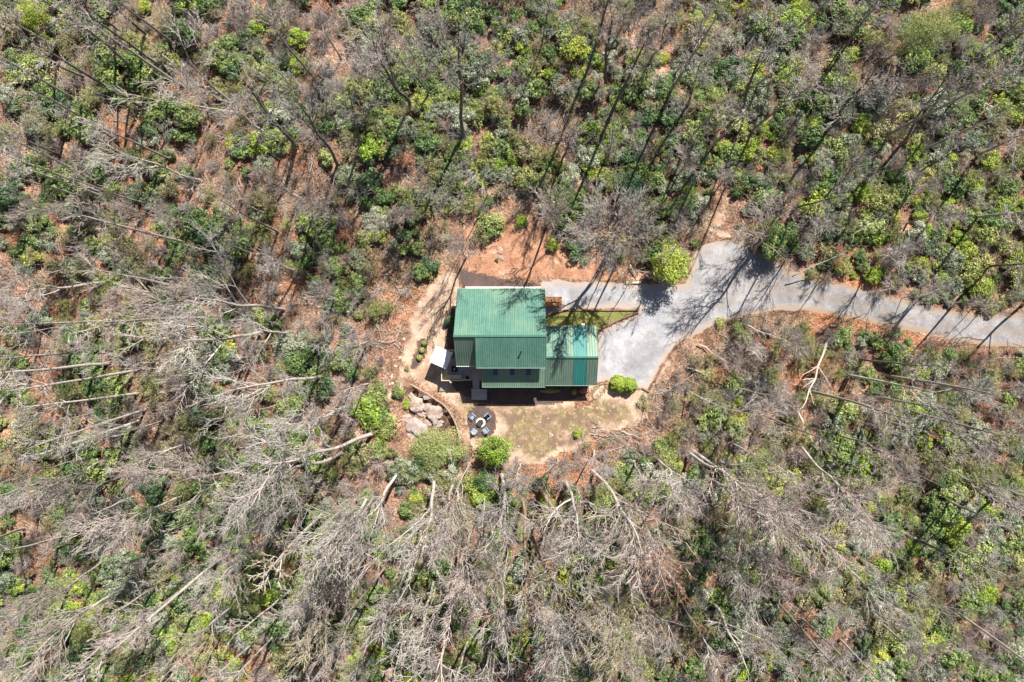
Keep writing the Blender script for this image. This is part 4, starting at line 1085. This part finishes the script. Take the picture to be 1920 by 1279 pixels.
for a, h_, th in (((1150, 459, 1140, 424, 'dome', 'brown', 'grey', 'round-crowned grey tree with thick dark trunk above the gravel strip beside the house'), 20, 1.35),
                  ((1132, 508, 1152, 498, 'snag', 'dark', 'grey', 'short crooked dark tree at the upper edge of the gravel strip'), 10, 1.3),
                  ((874, 483, 855, 456, 'maple', 'grey', 'grey', 'spiky grey bare tree above the top of the dirt path'), 14, 1.2),
                  ((1414, 476, 1444, 428, 'oak', 'brown', 'grey', 'twin brown-trunked bare tree at the upper rim of the gravel turning area'), 17, 1.3),
                  ((1408, 470, 1402, 430, 'thin', 'brown', 'grey', 'slender brown tree beside the twin-trunked one at the turning area'), 15, 1.4),
                  ((1532, 533, 1552, 530, 'snag', 'dark', 'grey', 'stubby dark tree at the upper edge of the gravel road'), 6.5, 1.5),
                  ((1726, 556, 1760, 545, 'oak', 'grey', 'grey', 'bare tree in the green hedge above the middle of the gravel road'), 12, 1.2),
                  ((1820, 580, 1858, 572, 'thin', 'dark', 'grey', 'dark bare tree in the hedge where the road narrows'), 10, 1.6),
                  ((1838, 583, 1880, 576, 'thin', 'dark', 'grey', 'second dark bare tree in the hedge, close to the road edge'), 11, 1.6),
                  ((1918, 572, 1965, 560, 'oak', 'grey', 'grey', 'bare tree above the road at the far end of the hedge'), 14, 1.2),
                  ((1652, 545, 1680, 535, 'thin', 'pale', 'grey', 'thin pale tree standing in the hedge above the road'), 8, 1.2),
                  ((1262, 470, 1280, 440, 'thin', 'dark', 'grey', 'thin dark tree beside the bright evergreen at the turning area'), 14, 1.3)):
    add_tree(*a[:7], label=a[7], h=h_, thick=th)
# further slender trees between them
frng = random.Random(5); nfill = 0
NF = 112
while nfill < NF:
    bx = frng.uniform(-10, 1930); by = frng.uniform(-10, 1275)
    if nfill > 65: bx, by = frng.choice([(frng.uniform(40, 420), frng.uniform(60, 700)), (frng.uniform(80, 700), frng.uniform(900, 1230)), (frng.uniform(1250, 1800), frng.uniform(700, 1180)), (frng.uniform(1250, 1850), frng.uniform(40, 380))])
    x, y, z = G(bx, by)
    if clear_amount(x, y) > -3 or hill(x, y) > 0 or min(math.hypot(x - a, y - b) for a, b in tree_bases) < 2.8: continue
    if 560 < bx < 1330 and 440 < by < 860: continue
    if bx > 1300 and by < 640 and frng.random() < .4: continue
    kd = ('maple' if by > 850 and frng.random() < .6 else 'pole') if nfill > 65 else frng.choice(['maple', 'pole', 'maple', 'oak', 'thin'] if by > 600 else ['pole', 'thin', 'maple', 'pole', 'thin']); h = frng.uniform(17, 27) if kd == 'pole' else frng.uniform(12, 21) if kd != 'thin' else frng.uniform(8, 15)
    low = by > 600; k = H / (H - h); jx, jy = frng.gauss(0, 9), frng.gauss(0, 9)
    tx = NX + (bx - NX) * k + jx; ty = NY + (by - NY) * k + jy
    if not (-60 < tx < 1980 and -60 < ty < 1340): continue
    bark = frng.choice(['pale', 'grey', 'pale']) if low else frng.choice(['grey', 'dark', 'grey'])
    tw = frng.choice(['grey', 'pink', 'pink', 'tan']) if bx < 1300 else frng.choice(['grey', 'pink', 'grey', 'bud'])
    add_tree(bx, by, tx, ty, kd, bark, tw, h=h); nfill += 1

# ------------------------------------------------------------------ special plants near the house
def leafy_tree(px, py, rad, ht, mat, label, seed, nl=9000, leaf=.12, trunkh=None, nclump=46, name='leafy_tree', pz=None, lean=(0, 0), cat='tree', squash=(1, 1)):
    zc = ht * .7; x, y = Wz(px, py, zc); z = gzf(x, y); e = empty(name, (x - lean[0], y - lean[1], z), label, cat)
    tr = MB(); tr.tube([(0, 0, -.3), (lean[0] * .4, lean[1] * .4, ht * .4), (lean[0], lean[1], ht * .85)], [.17, .11, .04], 8); tr.build('trunk', BARK['brown'], e, smooth=True)
    me = shrub_mesh('foliage_' + str(seed), seed, rad, ht, nl, nclump, leaf, mat, stems=60, fill=.15)
    V = np.zeros(len(me.vertices) * 3); me.vertices.foreach_get('co', V); V = V.reshape(-1, 3); V[:, 0] = V[:, 0] * squash[0]; V[:, 1] *= squash[1]
    V[:, 0] += lean[0]; V[:, 1] += lean[1]; V[:, 2] += ht * .08; me.vertices.foreach_set('co', V.ravel()); inst('crown', me, e); return e
leafy_tree(1262, 492, 3.0, 6.2, LEAF['bright'], 'bright yellow-green evergreen tree at the upper edge of the gravel turning area', 201, 7500, .15, squash=(.95, 1.1))
leafy_tree(822, 843, 4.3, 4.6, LEAF['fresh'], 'broad feathery yellow-green tree below the boulder pile', 202, 11000, .09, nclump=38, squash=(1.15, .9))
leafy_tree(926, 848, 2.9, 4.2, LEAF['bright'], 'bright green shrubby tree just below the fire pit circle', 203, 6000, .16, squash=(1.05, .8))
leafy_tree(1742, 58, 4.0, 15, LEAF['yellow'], 'bright yellow-green pine crown in the upper right corner of the forest', 204, 14000, .085, nclump=60, lean=(1.5, .8), squash=(1.1, .8))
leafy_tree(1450, 448, 2.6, 4.5, LEAF['laurel'], 'dark green evergreen tree at the upper right rim of the turning area', 205, 6000, .14, squash=(.9, 1.35))
leafy_tree(1185, 350, 2.2, 5, LEAF['dark'], 'deep green evergreen tree in shadow, above the round-crowned bare tree', 206, 5000, .13)
leafy_tree(450, 1135, 2.5, 8, LEAF['yellow'], 'yellow-green fluffy young pine in the lower left forest', 207, 8000, .08, nclump=40)
leafy_tree(150, 1180, 2.6, 7, LEAF['yellow'], 'soft yellow-green young pine near the lower left corner', 208, 8000, .08, nclump=40)
leafy_tree(55, 20, 2.4, 7, LEAF['bright'], 'light green young pine in the upper left corner', 209, 6000, .09, nclump=36)
leafy_tree(908, 905, 1.6, 3, LEAF['laurel'], 'small glossy green tree below the bright shrubby tree', 210, 3000, .14)
def shrub_at(px, py, rad, kind, label, ht=None, sy=1.0, group=None, name='shrub', k=0, zz=None):
    s = rad / 1.45; x, y, z = G(px, py); hh = (ht or rad * 1.1) / 2.1; x, y = Wz(px, py, z + hh * 1.2)
    o = inst(name, SHRUB[kind][k % len(SHRUB[kind])], None, (x, y, z), (0, 0, px * .37), (s, s * sy, hh)); return tag(o, label, 'shrub', group)
def clipped(px, py, rad, ht, mat, label, seed, sx=1.0, sy=1.0, nl=5200, cat='shrub', z0=0.0, leaf=.075):
    rng = np.random.default_rng(seed); d = rng.normal(size=(nl, 3)); d[:, 2] = np.abs(d[:, 2]) - .1; d /= np.linalg.norm(d, axis=1, keepdims=True)
    b = np.array([1 + .22 * noise.noise(Vector(q) * 2.6 + Vector((seed, 0, 0))) for q in d])[:, None]; C = d * b * rng.uniform(.88, 1.03, (nl, 1)) * np.array([rad * sx, rad * sy, ht]); C[:, 2] = np.maximum(C[:, 2], .05)
    N_ = d + rng.normal(size=(nl, 3)) * .55; N_ /= np.linalg.norm(N_, axis=1, keepdims=True); l = leaf * rng.uniform(.7, 1.3, nl); V, Q = blades(C, N_, l, l * .5, rng)
    me = raw_mesh('clipped_shrub', V, Q, mat, tint=np.repeat(np.clip(rng.normal(.5, .2, nl), 0, 1), 4)); x, y = Wz(px, py, ht * .5); o = inst('clipped_shrub', me, None, (x, y, z0 + gzf(x, y))); return tag(o, label, cat)
e = empty('round_shrub', (*Wz(1170, 722, .9), 0), 'round two-lobed bright green bush between garage corner and driveway end', 'shrub')
for (dx, dy, r_, s_) in ((-.75, .1, 1.3, 41), (.75, -.12, 1.2, 42)):
    o = clipped(1170, 722, r_, 1.7, LEAF['bright'], None, s_, 1, .95, 8000); o.name = 'lobe'; o.parent = e; o.location = (dx, dy, 0)
    for k in list(o.keys()):
        if k in ('category', 'label'): del o[k]
for k, (px, py) in enumerate(((795, 644), (791, 657), (786, 671))):
    clipped(px, py, .42, .6, LEAF['yellow'], ('topmost', 'middle', 'lowest')[k] + ' of the three clipped yellow-green shrubs in the narrow dark bed', 60 + k, nl=700, z0=.03)
shrub_at(764, 690, .45, 'yellow', 'small loose green plant at the lower tip of the narrow dark bed')
clipped(1031, 732, .55, 1.0, LEAF['yellow'], 'yellow-green shrub row under the lower eave left of the blue door', 71, 2.6, .8, 2400, leaf=.09)
clipped(1077, 735, .45, .9, LEAF['yellow'], 'small yellow-green shrub right of the blue door', 72, .8, 1.0, 900, leaf=.09)
clipped(1094, 733, .45, .8, LEAF['rust'], 'brownish leafed shrub at the lower right garage corner', 73, 1.6, .9, 1500, leaf=.07)
shrub_at(706, 745, 1.9, 'yellow', 'yellow-green shrub beside the lower end of the pale path edge', 2.0)
shrub_at(690, 772, 2.2, 'bright', 'broad bright shrub left of the boulder pile, beyond the pale path edge', 2.4, 1.2, k=1)
shrub_at(722, 800, 1.8, 'yellow', 'yellow-green shrub just left of the lowest flat boulder', 2.0, k=1)
shrub_at(712, 772, 1.3, 'laurel', 'small green shrub squeezed between the yellow-green ones left of the boulders', 1.6, k=2)
shrub_at(847, 603, 1.0, 'dark', 'dark green shrub in the shade of the left house wall', 1.5, 1.5)
shrub_at(805, 496, 1.6, 'dark', 'round dark green shrub at the top left of the dirt path', 2.0)
shrub_at(1037, 456, 1.0, 'bright', 'bright green shrub on the leafy slope above the gravel strip', 1.4)
shrub_at(1078, 462, 1.9, 'dark', 'shadowed dark green shrub right of the bright one on the slope', 2.0)
shrub_at(1094, 490, .7, 'laurel', 'small green shrub at the lower right of the leafy slope', .9)
shrub_at(1084, 813, .65, 'bright', 'little bright green shrub left of the brush pile', .9)
shrub_at(748, 732, 1.0, 'laurel', 'green shrub at the top left of the boulder pile', 1.2)
shrub_at(762, 757, .8, 'bright', 'bright green shrub at the left side of the grey boulder', 1.0)
shrub_at(932, 488, .35, 'dark', 'tiny dark tuft in the middle of the leafy slope', .4)
shrub_at(1205, 757, 1.0, 'olive', 'straggly shrub at the right rim of the lawn below the round bush', 1.0, 1.4)
shrub_at(1350, 606, .9, 'yellow', 'small yellow-green shrub at the lower bend of the driveway', .9)
shrub_at(1384, 617, .9, 'laurel', 'small green shrub right of the yellow-green one by the driveway bend', 1.0)
shrub_at(905, 440, 1.8, 'olive', 'olive green shrub at the upper left rim of the leafy slope', 2.0)
shrub_at(920, 415, 1.9, 'laurel', 'green shrub standing above the leafy slope', 2.4)
shrub_at(975, 415, 1.0, 'bright', 'small bright green shrub above the middle of the leafy slope', 1.3)

# ------------------------------------------------------------------ fallen logs and dead wood
def log(x0, y0, x1, y1, r, mat, label, zc=.3, h2=None, forks=0, seed=1):
    r = r * .72; a = Vector(G(x0, y0)); 
    if h2 is None: b = Vector(G(x1, y1)); b.z += zc; r = r * 1.0
    else:
        zz = gzf(*Wz(x1, y1, 0)) + h2; X, Y = Wz(x1, y1, zz); b = Vector((X, Y, zz))
    a.z += zc * .7; rg = random.Random(seed); e = empty('fallen_log', a, label, 'log'); d = b - a; L = d.length; side = Vector((-d.y, d.x, 0)).normalized(); n = 7
    pts = [d * (i / n) + side * (noise.noise(Vector((seed, i * .6, 0))) * L * .05) for i in range(n + 1)]
    m = MB(); m.tube(pts, [r * (1 - .6 * i / n) for i in range(n + 1)], 8); m.build('trunk', mat, e, smooth=True)
    for k in range(forks):
        i = rg.randint(2, n); p = pts[i]; s = rg.choice((-1, 1)); q = p + (d.normalized() * rg.uniform(.5, 1) + side * s * rg.uniform(.3, .9) + Vector((0, 0, rg.uniform(0, .4)))) * L * rg.uniform(.1, .28)
        mid = p.lerp(q, .5) + Vector((rg.gauss(0, .1), rg.gauss(0, .1), .1)); m = MB(); m.tube([p, mid, q], [r * .4, r * .25, r * .1], 5); m.build('branch', mat, e)
    return e
W_ = BARK['white']; P_ = BARK['pale']
log(1557, 626, 1500, 775, .27, W_, 'long leaning white birch trunk below the gravel road, forked at its lower end', .3, 7, 9, 3)
log(165, 405, 166, 365, .17, W_, 'short upright white snag in the upper left forest', .3, 3, 0, 4)
log(1287, 690, 1356, 706, .19, P_, 'pale fallen log left end on the lower driveway bank', .4, 1.0, 3, 5)
log(1307, 645, 1402, 700, .12, P_, 'thin pale fallen trunk slanting below the driveway bend', .6, 1.5, 6, 6)
log(1392, 609, 1480, 642, .16, P_, 'pale fallen branchy trunk beside the lower edge of the road bend', .6, 2.0, 7, 7)
log(1247, 735, 1300, 703, .12, P_, 'slender pale log rising right of the lawn corner', .3, 1.5, 3, 8)
log(1108, 814, 1140, 818, .10, P_, 'pale log at the left of the brush pile', .25, .4, 1, 9)
log(1112, 802, 1126, 800, .12, W_, 'short white log above the brush pile', .2, .25, 0, 10)
log(1163, 808, 1205, 822, .09, P_, 'thin grey branch at the right of the brush pile', .3, .6, 3, 11)
log(1145, 808, 1183, 838, .07, P_, 'thin pale branch crossing the brush pile downwards', .3, .7, 3, 12)
log(727, 590, 757, 543, .11, P_, 'straight pale fallen trunk along the left side of the dirt path', .3, .5, 0, 13)
log(1048, 862, 1018, 890, .2, BARK['brown'], 'brown leaning broken trunk at the lower tip of the yard', .3, 2.5, 1, 14)
log(180, 740, 238, 690, .2, BARK['dark'], 'dark fallen trunk in the bare patch at the left', .3, .6, 2, 15)
log(1650, 405, 1600, 440, .1, P_, 'thin dead trunk in the green thicket right of centre', 1.5, 3, 4, 16)
log(1478, 520, 1590, 470, .12, P_, 'pale dead branchy trunk over the thicket above the gravel road', 2.0, 4.0, 9, 17)
log(1640, 500, 1710, 462, .14, P_, 'grey-white dead top lying over the thicket above the road', 2.5, 4.5, 10, 18)
log(325, 1222, 420, 1243, .14, P_, 'pale fallen branchy trunk near the bottom left', .5, 1.5, 7, 19)
log(280, 1175, 320, 1165, .13, P_, 'short fallen pale log near the lower left poles', .3, .4, 0, 20)
log(1556, 610, 1572, 612, .3, BARK['white'], 'short sawn pale log lying at the lower edge of the road', .2, .3, 0, 21)
log(1180, 497, 1200, 530, .13, P_, 'pale broken branch above the gravel strip', .8, .3, 2, 22)
log(1105, 470, 1048, 400, .1, P_, 'thin pale trunk leaning above the right of the leafy slope', .3, 5, 3, 23)
log(805, 418, 822, 438, .09, BARK['grey'], 'crooked grey trunk left above the leafy slope', 2.5, .4, 1, 24)
log(1345, 420, 1330, 450, .12, P_, 'grey log beside the footpath above the turning area', .3, .3, 0, 25)
log(1375, 1125, 1420, 1150, .1, P_, 'thin white branch in the lower right forest', .4, 1.2, 5, 26)
bp = empty('brush_pile', G(1160, 818), 'brown brush pile of cut branches right of the little green shrub', 'brush pile')
for k in range(9):
    o = inst('branch_bundle', STICK[k % 4], bp, (trng.uniform(-2.4, 2.4), trng.uniform(-1, 1), trng.uniform(0, .35)), (trng.uniform(-.1, .1), trng.uniform(-.1, .1), trng.uniform(-.6, .6)), (1, .45, 1)); o['kind'] = 'stuff'

# ------------------------------------------------------------------ undergrowth: evergreen shrubs, bare brush, dead sticks
GREEN = '''6544455665456575
5535566666566555
4435455767765776
5543334245455788
3344264000425789
4553540000011433
6434641000233553
6635356743355576
5677644555557655
5779755665566675
7788766766577774'''.split()
TONE = '''4344345554455465
4334455545455555
4434444656556566
5333334444455778
4322343000525788
3343430000055543
3323431000444553
4424455544544555
4334344445455454
3335444555455556
5445455555454453'''.split()
def sample(Gd, px, py):
    u = min(max(px / 120 - .5, 0), 14.999); v = min(max(py / 116.3 - .5, 0), 9.999); i, j = int(u), int(v); a, b = u - i, v - j
    g = lambda jj, ii: float(Gd[jj][ii]); return (g(j, i) * (1 - a) + g(j, i + 1) * a) * (1 - b) + (g(j + 1, i) * (1 - a) + g(j + 1, i + 1) * a) * b
urng = random.Random(21); greens = []; brushes = []; debris = []
def nz(x, y, s, o): return noise.noise(Vector((x * s, y * s, o)))
gs = 1.9
xs = np.arange(-84, 80, gs); ys = np.arange(-62, 54, gs)
for xi in xs:
    for yi in ys:
        x = xi + urng.uniform(-.85, .85); y = yi + urng.uniform(-.85, .85); ca = clear_amount(x, y); z = gzf(x, y); px, py = PX(x, y, z)
        if not (-45 < px < 1965 and -45 < py < 1325): continue
        hl = hill(x, y); g = sample(GREEN, px, py) / 10; n = nz(x, y, .12, 3) * .9 + nz(x, y, .3, 8) * .5
        if ca > -.6: continue
        if float(poly_dist(PITP, np.array([x]), np.array([y]))[0]) > -.8: continue
        if hl > -1: 
            if urng.random() < .035: debris.append((x, y, z, px, py))
            continue
        near = max(0, 1 + ca / 4) if ca > -4 else 0
        if g + n * .75 > .42:
            t = sample(TONE, px, py) + urng.gauss(0, 1.3) + nz(x, y, .09, 20) * 4
            kd = 'dark' if t < 1.9 else 'laurel' if t < 4.4 else 'grey' if t < 5.5 else 'bright' if urng.random() < .5 else 'laurel' if urng.random() < .5 else 'yellow'
            if urng.random() < .22: kd = urng.choice(['grey', 'olive', 'laurel', 'olive'])
            s = urng.choice((.5, .65, .8, .9, 1.05, 1.2)) * urng.uniform(.85, 1.1) * (1 - near * .4); greens.append((x, y, z, s, kd, px, py))
            if urng.random() < .34: brushes.append((x + urng.gauss(0, .8), y + urng.gauss(0, .8), z, urng.uniform(.7, 1.1) * (1 - near * .4), urng.choice(['grey', 'bud', 'tan', 'grey', 'pink']), px, py))
        elif n < .3 and g + n * .75 > .24 and urng.random() < .7 or urng.random() < .45 or (py > 830 and urng.random() < .5) or (px > 1230 and 600 < py < 1000 and urng.random() < .8):
            if px < 760 and py < 800 and urng.random() < .25: debris.append((x, y, z, px, py)); continue
            t = urng.random(); kd = 'grey' if t < .22 else 'pink' if t < .42 else 'tan' if t < .64 else 'dark' if t < .72 else 'bud' if t < .93 else 'rust'
            if kd == 'rust' and nz(x, y, .06, 33) < .05: kd = 'pink'
            brushes.append((x, y, z, urng.uniform(.55, 1.15) * (1 - near * .45), kd, px, py))
            if urng.random() < .5: debris.append((x, y, z, px, py))
        else: debris.append((x, y, z, px, py))
# orange-red budding thickets seen in the photograph
for (px, py, n, rd) in ((375, 475, 9, 3), (1870, 740, 26, 6), (1440, 660, 10, 3), (210, 870, 8, 3), (120, 1050, 16, 5), (560, 1080, 9, 3.5), (60, 430, 10, 6), (1560, 490, 6, 3), (1240, 1070, 5, 2), (1870, 700, 10, 5), (1600, 650, 4, 3), (640, 440, 3, 3)):
    x0, y0, _ = G(px, py)
    for _ in range(n):
        x = x0 + urng.gauss(0, rd * .5); y = y0 + urng.gauss(0, rd * .5)
        if clear_amount(x, y) > -.6: continue
        z = gzf(x, y); q = PX(x, y, z); brushes.append((x, y, z, urng.uniform(.35, .75), 'rust', *q))
SHW = {'laurel': 'glossy green laurel', 'dark': 'dark green evergreen shrub', 'bright': 'bright green shrub', 'grey': 'grey-green shrub', 'yellow': 'yellow-green shrub', 'olive': 'olive green shrub'}
BRW = {'grey': 'grey bare brush', 'pink': 'pinkish bare brush', 'tan': 'tan bare brush with small buds', 'dark': 'dark bare brush', 'bud': 'bare brush budding yellow-green', 'rust': 'rust-orange budding brush'}
def SZ(s): return 'small' if s < .75 else 'broad' if s > 1.05 else 'mid-sized'
prs = [('shrub_' + k, me) for k in SHRUB for me in SHRUB[k]]
def bulk(name, label, cat, items, protos, tilt=.12):
    """the uncountable rest: points carrying instances of the same plants"""
    c = bpy.data.collections.new(name + '_kinds'); keys = []
    for i, (k, me) in enumerate(protos):
        o = bpy.data.objects.new(f'{name}_{i:02d}', me); c.objects.link(o); keys.append(k)
    idx = {}; [idx.setdefault(k, []).append(i) for i, k in enumerate(keys)]; rg = random.Random(3)
    me = bpy.data.meshes.new(name); me.vertices.add(len(items)); me.vertices.foreach_set('co', np.array([(x, y, z) for x, y, z, *_ in items], float).ravel())
    me.attributes.new('pick', 'INT', 'POINT').data.foreach_set('value', [rg.choice(idx[it[4]]) for it in items])
    me.attributes.new('size', 'FLOAT', 'POINT').data.foreach_set('value', [it[3] for it in items])
    rv = []; [rv.extend((rg.gauss(0, tilt), rg.gauss(0, tilt), rg.uniform(0, 6.28))) for _ in items]
    me.attributes.new('turn', 'FLOAT_VECTOR', 'POINT').data.foreach_set('vector', rv)
    ob = bpy.data.objects.new(name, me); col.objects.link(ob); tag(ob, label, cat, kind='stuff')
    ng = bpy.data.node_groups.new(name, 'GeometryNodeTree'); ng.interface.new_socket('Geometry', in_out='INPUT', socket_type='NodeSocketGeometry'); ng.interface.new_socket('Geometry', in_out='OUTPUT', socket_type='NodeSocketGeometry')
    N = ng.nodes; Lk = ng.links; gi = N.new('NodeGroupInput'); go = N.new('NodeGroupOutput'); ci = N.new('GeometryNodeCollectionInfo'); ci.inputs['Collection'].default_value = c
    ci.inputs['Separate Children'].default_value = True; ci.inputs['Reset Children'].default_value = True; ip = N.new('GeometryNodeInstanceOnPoints'); ip.inputs['Pick Instance'].default_value = True
    def na(nm, ty): q = N.new('GeometryNodeInputNamedAttribute'); q.data_type = ty; q.inputs['Name'].default_value = nm; return q.outputs['Attribute']
    Lk.new(gi.outputs[0], ip.inputs['Points']); Lk.new(ci.outputs[0], ip.inputs['Instance']); Lk.new(na('pick', 'INT'), ip.inputs['Instance Index']); Lk.new(na('turn', 'FLOAT_VECTOR'), ip.inputs['Rotation'])
    Lk.new(na('size', 'FLOAT'), ip.inputs['Scale']); Lk.new(ip.outputs[0], go.inputs[0]); md = ob.modifiers.new('plants', 'NODES'); md.node_group = ng; return ob
greens.sort(key=lambda t: -t[3]); brushes.sort(key=lambda t: -t[3]); inview = lambda t: 8 < t[5] < 1912 and 8 < t[6] < 1271
big = [t for t in greens if inview(t)][:262]; bs = set(map(id, big)); rest = [t for t in greens if id(t) not in bs]
for x, y, z, s, kd, px, py in big:
    o = inst('shrub', urng.choice(SHRUB[kd]), None, (x, y, z), (urng.gauss(0, .1), urng.gauss(0, .1), urng.uniform(0, 6.28)), (s * urng.uniform(.9, 1.2), s * urng.uniform(.9, 1.2), s * urng.uniform(.9, 1.3)))
    tag(o, pct_label(f'{SZ(s)} {SHW[kd]}', px, py), 'shrub', 'evergreen shrubs of the forest')
bulk('undergrowth', 'green evergreen undergrowth filling the gaps between the forest trees', 'undergrowth', rest, [(k, me) for k in SHRUB for me in SHRUB[k]])
bigb = [t for t in brushes if inview(t)][:270]; bs = set(map(id, bigb)); restb = [t for t in brushes if id(t) not in bs]
for x, y, z, s, kd, px, py in bigb:
    o = inst('bare_bush', urng.choice(BRUSH[kd]), None, (x, y, z), (urng.gauss(0, .12), urng.gauss(0, .12), urng.uniform(0, 6.28)), (s * 1.1, s * 1.1, s)); tag(o, pct_label(f'{SZ(s)} {BRW[kd]}', px, py), 'bush', 'leafless brush of the forest')
bulk('bare_brush', 'tangled leafless brush growing all over the forest floor', 'brush', restb, [(k, me) for k in BRUSH for me in BRUSH[k]])
bulk('fallen_branches', 'dead pale sticks and branches scattered over the leaf litter', 'sticks', [(x, y, z, urng.uniform(.6, 1.2), 'fallen_sticks') for x, y, z, *_ in debris], [('fallen_sticks', m) for m in STICK], .02)
print('COUNTS', len(greens), len(brushes), len(debris), len(tree_bases), 'TRIS', sum(len(m.polygons) * 2 for m in bpy.data.meshes))
